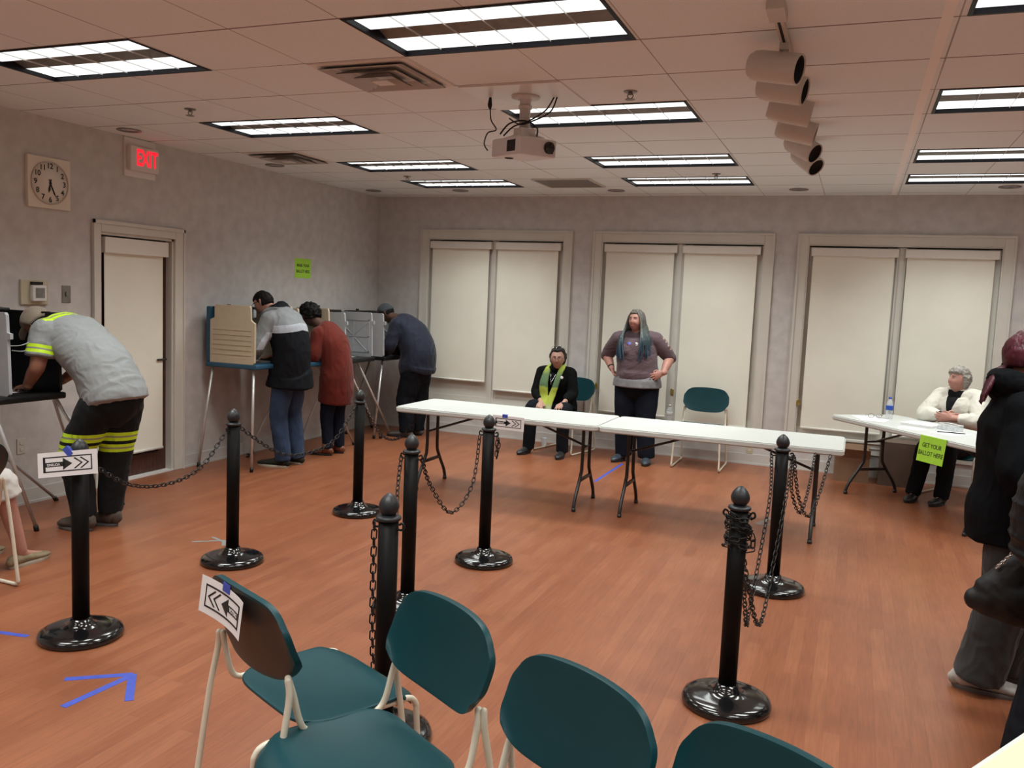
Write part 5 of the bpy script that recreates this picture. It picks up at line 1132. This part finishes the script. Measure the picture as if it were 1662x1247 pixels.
p.top('top', [pur, mat('skin_pale', (.50, .31, .27), .6)], [(-2.15, 9.065, .93)], off=.016, sleeve=.56, hemr=[(.248, .203)], arm_off=.012, cuff=.068, neck=.088, fold=.006, fscale=(4, 4, 11), paint=pp, vox=.007, smooth=3,
      extra=lambda m: [m.ball(J['che'] + V((e * .075, -.10, -.035)), (.098, .088, .085), None, 24) for e in (-1, 1)] + [m.ball(J['pel'].lerp(J['wai'], .45) + V((0, -.06, 0)), (.20, .155, .13), None, 28)])
m = MB(); m.tube([J['pel'] + V((0, -.004, -.045)), J['pel'] + V((0, -.004, .02)), J['pel'] + V((0, 0, .08))], [(.266, .222), (.258, .214), (.232, .186)], n=36, side=(-1, 0, 0), cap=.05, sub=2); remeshed(m, 'undershirt', [grh], p.root, .007, 2, .005, (14, 14, 6))
p.pants([cloth('trousers_navy', (.010, .013, .021), var=.15)], off=.010, cuff=.09, kneer=.108, fold=.004, waist=.1)
for e in 'LR': shoe('shoe', V((J['an' + e].x, J['an' + e].y + .06, 0)), V((J['to' + e].x * 1.15, J['to' + e].y - .05, 0)), mat('shoe_bluegrey', (.035, .045, .06), .4, var=.3), M_soleb, p.root, wd=.048, ht=.092)
hl = bpy.data.materials.new('hair_grey_blue'); hl.use_nodes = True; nt = hl.node_tree; b_ = nt.nodes['Principled BSDF']; b_.inputs['Roughness'].default_value = .5
tcn = nt.nodes.new('ShaderNodeTexCoord'); spn = nt.nodes.new('ShaderNodeSeparateXYZ'); nt.links.new(tcn.outputs['Object'], spn.inputs[0]); mpn = nt.nodes.new('ShaderNodeMapping'); mpn.inputs['Scale'].default_value = (60, 60, 3); nt.links.new(tcn.outputs['Object'], mpn.inputs[0]); nn = nt.nodes.new('ShaderNodeTexNoise'); nn.inputs['Scale'].default_value = 1.5; nn.inputs['Detail'].default_value = 4; nt.links.new(mpn.outputs[0], nn.inputs[0])
mr = nt.nodes.new('ShaderNodeMapRange'); mr.inputs[1].default_value = 1.12; mr.inputs[2].default_value = 1.62; nt.links.new(spn.outputs[2], mr.inputs[0]); cr = nt.nodes.new('ShaderNodeValToRGB'); nt.links.new(mr.outputs[0], cr.inputs[0])
cr.color_ramp.elements[0].position = .08; cr.color_ramp.elements[0].color = (.022, .060, .105, 1); cr.color_ramp.elements[1].position = .95; cr.color_ramp.elements[1].color = (.115, .105, .092, 1)
for ps, c_ in ((.35, (.028, .055, .07, 1)), (.62, (.065, .080, .075, 1))): el_ = cr.color_ramp.elements.new(ps); el_.color = c_
mr2 = nt.nodes.new('ShaderNodeMapRange'); mr2.inputs[1].default_value = .3; mr2.inputs[2].default_value = .7; mr2.inputs[3].default_value = .5; mr2.inputs[4].default_value = 1.7; nt.links.new(nn.outputs[0], mr2.inputs[0])
vm = nt.nodes.new('ShaderNodeVectorMath'); vm.operation = 'SCALE'; nt.links.new(cr.outputs[0], vm.inputs[0]); nt.links.new(mr2.outputs[0], vm.inputs['Scale']); nt.links.new(vm.outputs[0], b_.inputs['Base Color'])
m = MB(); hair_cap(m, J['hd'], B, 1.08, .014, low=-.08, hair=.062, noise_a=.004, s=.97); rs = random.Random(4)
for e in (-1, 1):
    for k in range(34):
        u = k / 33; a = math.radians(58 + 95 * u)          # around from the temple to the nape
        d0 = B @ V((e * math.sin(a) * .080, math.cos(a) * .088, .035 - .02 * u)); p0 = J['hd'] + d0; p00 = J['hd'] + B @ V((e * .020, .050 - .085 * u, .106))
        tip = J['hd'] + V((-e * (.085 + .10 * abs(math.sin(u * 3.0))) + rs.uniform(-.02, .02), (-.185 + .30 * u) + rs.uniform(-.01, .01), -.36 - .06 * (1 - u) + rs.uniform(-.04, .04)))
        midp = J['hd'] + B @ V((e * .098, .055 - .12 * u, -.08)) ; m2_ = midp.lerp(tip, .5) + V((-e * .022, -.035 * (1 - u), .03))
        m.tube([p00, p0, midp, m2_, tip], [(.014, .008), (.018, .010), (.019, .011), (.016, .009), (.005, .003)], n=8, side=(B @ V((0, 1, 0))), sub=4)
remeshed(m, 'hair', [hl], p.root, .005, 2, .004, (40, 40, 4))
face_parts(J['hd'], B, p.root, M_eyeb, M_lip, M_brg, .97, 1.04)
for x_, nm, mt in ((-.045, 'sticker', mat('sticker_blue', (.12, .14, .45), .5)), (.032, 'badge', M_paper)):
    m = MB(); X = frame(tuple(J['sho'] + V((x_, -.163, -.062))), (1, 0, 0), (0, -1, .45)); m.lathe([(.001, 0), (.022, 0), (.022, .002), (.001, .003)], 24, X=X); o = m.obj(nm, mt, p.root)
    if nm == 'sticker': MB().prism([(-.016, -.012), (.016, -.012), (0, -.021)], .001, X @ Matrix.Translation((0, 0, .003))).obj('print', mat('sticker_red', (.5, .08, .10), .5), o)
    else: MB().box((-.012, -.003, .003), (.012, .003, .004), X=X).obj('print', mat('badge_ink', (.10, .12, .18), .5), o)
m = MB(); a = (J['elR'] - J['wrR']).normalized(); c_ = J['wrR'] + a * .035; m.tube([c_ - a * .011, c_ + a * .011], [.0365, .037], n=20, cap=.1, sub=1); w_o = m.obj('wristband', M_blkp, p.root)

# --- seated woman in the white jacket, arms folded
J = dict(pel=(.99, 9.06, .53), wai=(.975, 9.02, .67), che=(.955, 8.99, .86), sho=(.95, 9.0, .975), neb=(.945, 8.985, 1.02), hd=(.925, 8.965, 1.135),
         shR=(.80, 9.09, .96), elR=(.66, 8.93, .79), wrR=(.80, 8.76, .80), shL=(1.10, 8.89, .97), elL=(1.09, 8.70, .78), wrL=(.88, 8.72, .79),
         hiR=(.92, 9.06, .51), knR=(.68, 8.66, .52), anR=(.61, 8.69, .10), toR=(.56, 8.56, .03), hiL=(1.04, 8.98, .51), knL=(.86, 8.60, .52), anL=(.84, 8.64, .10), toL=(.76, 8.52, .03))
p = Person('grey haired woman in a white jacket seated with folded arms behind the ballot table', (.9, 8.75, 0), J, dict(hip=(.18, .14), wai=(.17, .135), che=(.17, .135), sho=(.145, .09), arm=(.056, .048, .042, .028), leg=(.085, .065, .052, .036)), S_pink, (-.8, .6, 0))
B = basis((-.84, -.52, .10), (.08, .05, 1)); J = p.J
p.body(B, {'R': ((.35, -.1, .0), (0, 1, 0), (0, 0, 1), .3), 'L': ((-.9, .15, .05), (0, 1, 0), (0, 0, 1), .3)}, chub=.5, jaw=.7, vox=.005, hsc=.97)
wj = cloth('jacket_white', (.66, .63, .56), var=.04, rough=.85)
fv = V((-.6, -.8, 0))
def wp(c):
    q = c - J['sho']; s_ = abs(q.dot(V((-.8, .6, 0)))); f = q.dot(fv)
    if f > .03 and s_ < .012 + .055 * max(0, (q.z + .17) / .2) and -.17 < q.z < .06: return 1
    return 0
p.top('jacket', [wj, cloth('blouse_black', (.012, .012, .014))], [(.985, 9.05, .50)], off=.024, sleeve=.90, hemr=[(.215, .17)], arm_off=.024, cuff=.046, neck=.080, fold=.008, fscale=(8, 8, 8), paint=wp, cuts=[(J['sho'] + V((-.8, .6, 0)) * e * .0588, V((-.8 * e, .6 * e, -.275))) for e in (1, -1)],
      extra=lambda m: (m.tube([J['neb'] + V((-.8, .6, 0)) * .085 + fv * .03 + V((0, 0, -.03)), J['neb'] + V((-.8, .6, 0)) * .075 - fv * .04 + V((0, 0, .01)), J['neb'] - fv * .075 + V((0, 0, .01)), J['neb'] - V((-.8, .6, 0)) * .075 - fv * .04 + V((0, 0, .01)), J['neb'] - V((-.8, .6, 0)) * .085 + fv * .03 + V((0, 0, -.03))], .024, n=10),))
p.pants([cloth('trousers_black', (.010, .012, .016))], off=.016, cuff=.065)
for e in 'LR': shoe('shoe', V((J['an' + e].x + .03, J['an' + e].y + .05, 0)), V((J['to' + e].x - .02, J['to' + e].y - .04, 0)), M_shoebk, M_soleb, p.root, wd=.045, ht=.075)
m = MB(); hair_cap(m, J['hd'], B, 1.04, .022, low=-.07, hair=.05, noise_a=.014, nf=36, s=.97)
for k in range(60):
    a = rs.uniform(0, 2 * PI); z = rs.uniform(-.5, 1); r = math.sqrt(1 - z * z); d = V((r * math.cos(a), r * math.sin(a), z))
    if d.y > -.1 and d.z < .45: continue
    m.ball(J['hd'] + B @ V((d.x * .088, d.y * .102, d.z * .118)), rs.uniform(.014, .022), None, 8)
remeshed(m, 'hair', [mat('hair_silver', (.28, .26, .23), .6, var=.35, scale=50, bump=.4, bscale=120)], p.root, .006, 0, fine=.006)
face_parts(J['hd'], B, p.root, M_eyeb, M_lip2, M_brg, .97)

# --- woman with dark red ponytail and black coat, at the right edge
J = dict(pel=(.74, 4.40, .92), wai=(.735, 4.40, 1.08), che=(.73, 4.40, 1.25), sho=(.72, 4.40, 1.36), neb=(.72, 4.40, 1.41), hd=(.735, 4.41, 1.555),
         shR=(.71, 4.23, 1.33), elR=(.68, 4.17, 1.07), wrR=(.84, 4.15, .94), shL=(.73, 4.58, 1.34), elL=(.70, 4.66, 1.07), wrL=(.86, 4.60, .95),
         hiR=(.73, 4.31, .88), knR=(.72, 4.34, .48), anR=(.65, 4.36, .10), toR=(.80, 4.36, .03), hiL=(.75, 4.50, .88), knL=(.80, 4.50, .48), anL=(.78, 4.56, .10), toL=(.93, 4.58, .03))
p = Person('woman with a dark red ponytail in a long black hooded coat at right', (.72, 4.40, 0), J, dict(hip=(.20, .16), wai=(.185, .15), che=(.19, .15), sho=(.165, .09), arm=(.056, .05, .042, .028), leg=(.10, .075, .06, .04)), S_fair, (0, -1, 0))
B = basis((.97, .2, -.05), (.05, 0, 1)); J = p.J; ck = cloth('coat_black', (.006, .007, .0085), rough=.9)
p.body(B, {'R': ((.9, .1, -.2), (0, 1, 0), (0, 0, 1), .8), 'L': ((.9, -.1, -.2), (0, -1, 0), (0, 0, 1), .8)})
p.top('coat', [ck], [(.735, 4.40, .735), (.725, 4.40, .86)], off=.032, sleeve=.95, hemr=[(.225, .195), (.225, .195)], arm_off=.024, cuff=.05, neck=.095, fold=.008, fscale=(6, 6, 4))
m = MB(); m.tube([V((.05, -.13, 1.40)), V((-.06, -.11, 1.44)), V((-.105, 0, 1.44)), V((-.06, .11, 1.44)), V((.05, .13, 1.40))], [(.045, .04), (.055, .05), (.06, .055), (.055, .05), (.045, .04)], n=16); m.ball(V((-.09, 0, 1.41)), (.06, .11, .07)); remeshed(m, 'hood', [ck], p.root, .008, 4, .008, (12, 12, 14))
gp = cloth('trousers_charcoal', (.045, .046, .048), var=.1)
p.pants([gp], off=.024, cuff=.105, bag=1.4, fold=.008)
snk = mat('sneaker_silver', (.42, .40, .37), .45, var=.25, scale=22)
for e in 'LR': shoe('sneaker', V((J['an' + e].x - .10, J['an' + e].y + .01, 0)), V((J['to' + e].x + .05, J['to' + e].y, 0)), snk, mat('sole_dkgrey', (.14, .13, .125), .5), p.root, wd=.052, ht=.085)
hr = mat('hair_wine', (.085, .010, .022), .45, var=.35, scale=50, bump=.5, bscale=140, stretch=(1, 1, .3))
m = MB(); hair_cap(m, J['hd'], B, 1.04, .013, low=-.05, hair=.05, noise_a=.005, back=.012); h0 = V(J['hd'])
for k in range(16):
    u = k / 15 - .5; m.tube([h0 + V((-.085, u * .03, -.05)), h0 + V((-.13, -.02 + u * .06, -.075)), h0 + V((-.165, -.06 + u * .10, -.13 + rs.uniform(-.02, .01))), h0 + V((-.175 - .02 * rs.random(), -.09 + u * .12, -.20 + rs.uniform(-.04, .03)))], [(.016, .012), (.016, .012), (.013, .009), (.004, .003)], n=8)
remeshed(m, 'hair', [hr], p.root, .006, 1, .003, (30, 30, 6)); MB().tube([h0 + V((-.108 + .0 * a, .022 * math.cos(a), -.06 + .022 * math.sin(a))) for a in [k * PI / 5 for k in range(10)]], .007, n=8, closed=True, sub=2).obj('hair_tie', M_hairdk, p.root)
face_parts(J['hd'], B, p.root, M_eyeb, M_lip, M_brd)

# --- person in the puffer jacket, cut by the right edge
J = dict(pel=(.80, 3.70, .92), wai=(.81, 3.70, 1.06), che=(.85, 3.70, 1.22), sho=(.92, 3.70, 1.34), neb=(.96, 3.70, 1.39), hd=(1.03, 3.70, 1.53),
         shR=(.95, 3.54, 1.30), elR=(.96, 3.50, 1.06), wrR=(1.10, 3.52, .98), shL=(.95, 3.86, 1.30), elL=(.93, 3.90, 1.08), wrL=(1.08, 3.88, .98),
         hiR=(.86, 3.60, .88), knR=(.79, 3.61, .50), anR=(.72, 3.62, .10), toR=(.87, 3.60, .03), hiL=(.88, 3.77, .88), knL=(.90, 3.77, .50), anL=(.88, 3.80, .10), toL=(1.02, 3.82, .03))
p = Person('person in a black quilted jacket and dark jeans cut off at the right edge', (.87, 3.68, 0), J, dict(hip=(.20, .17), wai=(.20, .17), che=(.20, .16), sho=(.165, .10), arm=(.06, .052, .045, .03), leg=(.105, .08, .06, .04)), S_fair, (0, -1, 0))
B = basis((1, 0, -.1), (.1, 0, 1)); J = p.J
p.body(B, {'R': ((.9, .1, -.2), (0, 1, 0), (0, 0, 1), .8), 'L': ((.9, -.1, -.2), (0, -1, 0), (0, 0, 1), .8)})
pf = mat('puffer_nylon', (.008, .009, .0115), .6, var=.1, bump=.1, bscale=60, spec=.25)
def quilt(m):
    J2 = p.J
    for k in range(9):
        z = .845 + k * .062; t = (z - .92) / .46; c_ = V((-.055 + .06 * max(0, t), .02, z)); r = (.225 - .02 * abs(k - 3) * .4, .205 - .012 * abs(k - 3) * .4)
        m.tube([c_ + V((0, 0, -.026)), c_, c_ + V((0, 0, .026))], [(r[0] - .012, r[1] - .012), (r[0] + .020, r[1] + .024), (r[0] - .012, r[1] - .012)], n=32, side=(0, -1, 0), cap=.1, sub=4)
p.top('puffer_jacket', [pf], [(.87, 3.68, .82)], off=.022, sleeve=.95, hemr=[(.21, .18)], arm_off=.038, cuff=.06, neck=.09, fold=.006, fscale=(6, 6, 14), extra=quilt, smooth=2)
p.pants([cloth('jeans_dark', (.013, .016, .022), var=.2)], off=.018, cuff=.08, bag=1.2)
for e in 'LR': shoe('shoe', V((J['an' + e].x - .06, J['an' + e].y, 0)), V((J['to' + e].x + .06, J['to' + e].y, 0)), M_shoebk, M_soleb, p.root)
m = MB(); hair_cap(m, J['hd'], B, 1.02, .014, low=-.06, hair=.05); m.obj('hair', M_hairdk, p.root)
face_parts(J['hd'], B, p.root, M_eyeb, M_lip, M_brd)
# handbag hanging from that person's arm
t = thing('handbag', 'slouchy black handbag with a silver chain strap held at right', 'bag', (.68, 4.02, .49))
bg = mat('bag_leather', (.006, .0062, .0065), .55, var=.15, bump=.15, bscale=40)
m = MB(); m.tube([V((-.135, 0, .045)), V((-.08, 0, .05)), V((0, 0, .06)), V((.12, 0, .06)), V((.20, 0, .06))], [(.035, .045), (.06, .075), (.075, .105), (.075, .12), (.05, .10)], n=24, side=(0, 1, 0)); m.tube([V((-.03, 0, .07)), V((.02, 0, .17)), V((.06, 0, .27)), V((.09, 0, .34))], [(.065, .115), (.055, .085), (.045, .05), (.02, .02)], n=18, side=(0, 1, 0));  remeshed(m, 'body', [bg], t, .008, 5, .004, (8, 8, 8))
for v in [0]: pass
m = MB(); P_ = [V((-.06, -.03, .20)), V((-.01, -.05, .28)), V((.04, -.08, .38)), V((.07, -.10, .46))]; P_ = chain_path(P_)
for k in range(0, len(P_) - 4, 5):
    c_ = P_[k]; T_ = (P_[k + 3] - P_[k]).normalized(); u_ = T_.cross(V((0, 1, 0))).normalized(); w_ = T_.cross(u_); n1 = u_ if (k // 5) % 2 else w_
    m.tube([c_ + T_ * .010 * math.cos(a) + n1 * .006 * math.sin(a) for a in [q * PI / 4 for q in range(8)]], .0022, n=6, closed=True, sub=1)
m.obj('chain_strap', M_chrome, t)
MB().tube([V((.06, -.02, .28)), V((.10, -.10, .42)), V((.14, -.22, .52))], .008, n=8).obj('handle', bg, t)

# --- person at the left edge, seated
J = dict(pel=(-4.66, 3.02, .55), wai=(-4.66, 3.02, .69), che=(-4.65, 3.03, .88), sho=(-4.65, 3.04, 1.0), neb=(-4.65, 3.05, 1.05), hd=(-4.66, 3.10, 1.19),
         shR=(-4.48, 3.03, .98), elR=(-4.47, 3.26, .80), wrR=(-4.60, 3.42, .74), shL=(-4.82, 3.06, .98), elL=(-4.86, 3.26, .80), wrL=(-4.76, 3.42, .74),
         hiR=(-4.58, 3.04, .52), knR=(-4.56, 3.46, .53), anR=(-4.52, 3.56, .10), toR=(-4.54, 3.72, .03), hiL=(-4.74, 3.04, .52), knL=(-4.82, 3.46, .53), anL=(-4.84, 3.52, .10), toL=(-4.86, 3.66, .03))
p = Person('person in a purple sleeve, white shorts and boat shoes seated at the left edge', (-4.64, 3.4, 0), J, dict(hip=(.17, .12), wai=(.15, .12), che=(.16, .12), sho=(.14, .085), leg=(.075, .056, .050, .034)), S_pink, (1, 0, 0))
B = basis((0, 1, -.3), (0, .3, 1)); J = p.J
p.body(B, {'R': ((-.3, .9, -.2), (0, 0, -1), (-1, 0, 0)), 'L': ((.3, .9, -.2), (0, 0, -1), (1, 0, 0))})
p.top('sweater', [cloth('sweater_purple', (.030, .010, .060), sheen=.3)], [(-4.66, 3.02, .50)], off=.02, sleeve=.95, hemr=[(.19, .145)], arm_off=.028, fold=.006)
p.pants([cloth('shorts_white', (.58, .55, .52), var=.08)], off=.022, cuff=.095, to=.22, fold=.008, name='shorts')
bs = mat('boat_shoe', (.22, .165, .095), .7, var=.15)
for e in 'LR': shoe('boat_shoe', V((J['an' + e].x, J['an' + e].y - .07, 0)), V((J['to' + e].x, J['to' + e].y + .04, 0)), bs, M_solew, p.root, wd=.048, ht=.065)
m = MB(); hair_cap(m, J['hd'], B, 1.02, .014, low=-.07, hair=.05); m.obj('hair', mat('hair_brown', (.06, .035, .02), .6, var=.3), p.root)
face_parts(J['hd'], B, p.root, M_eyeb, M_lip, M_brd)
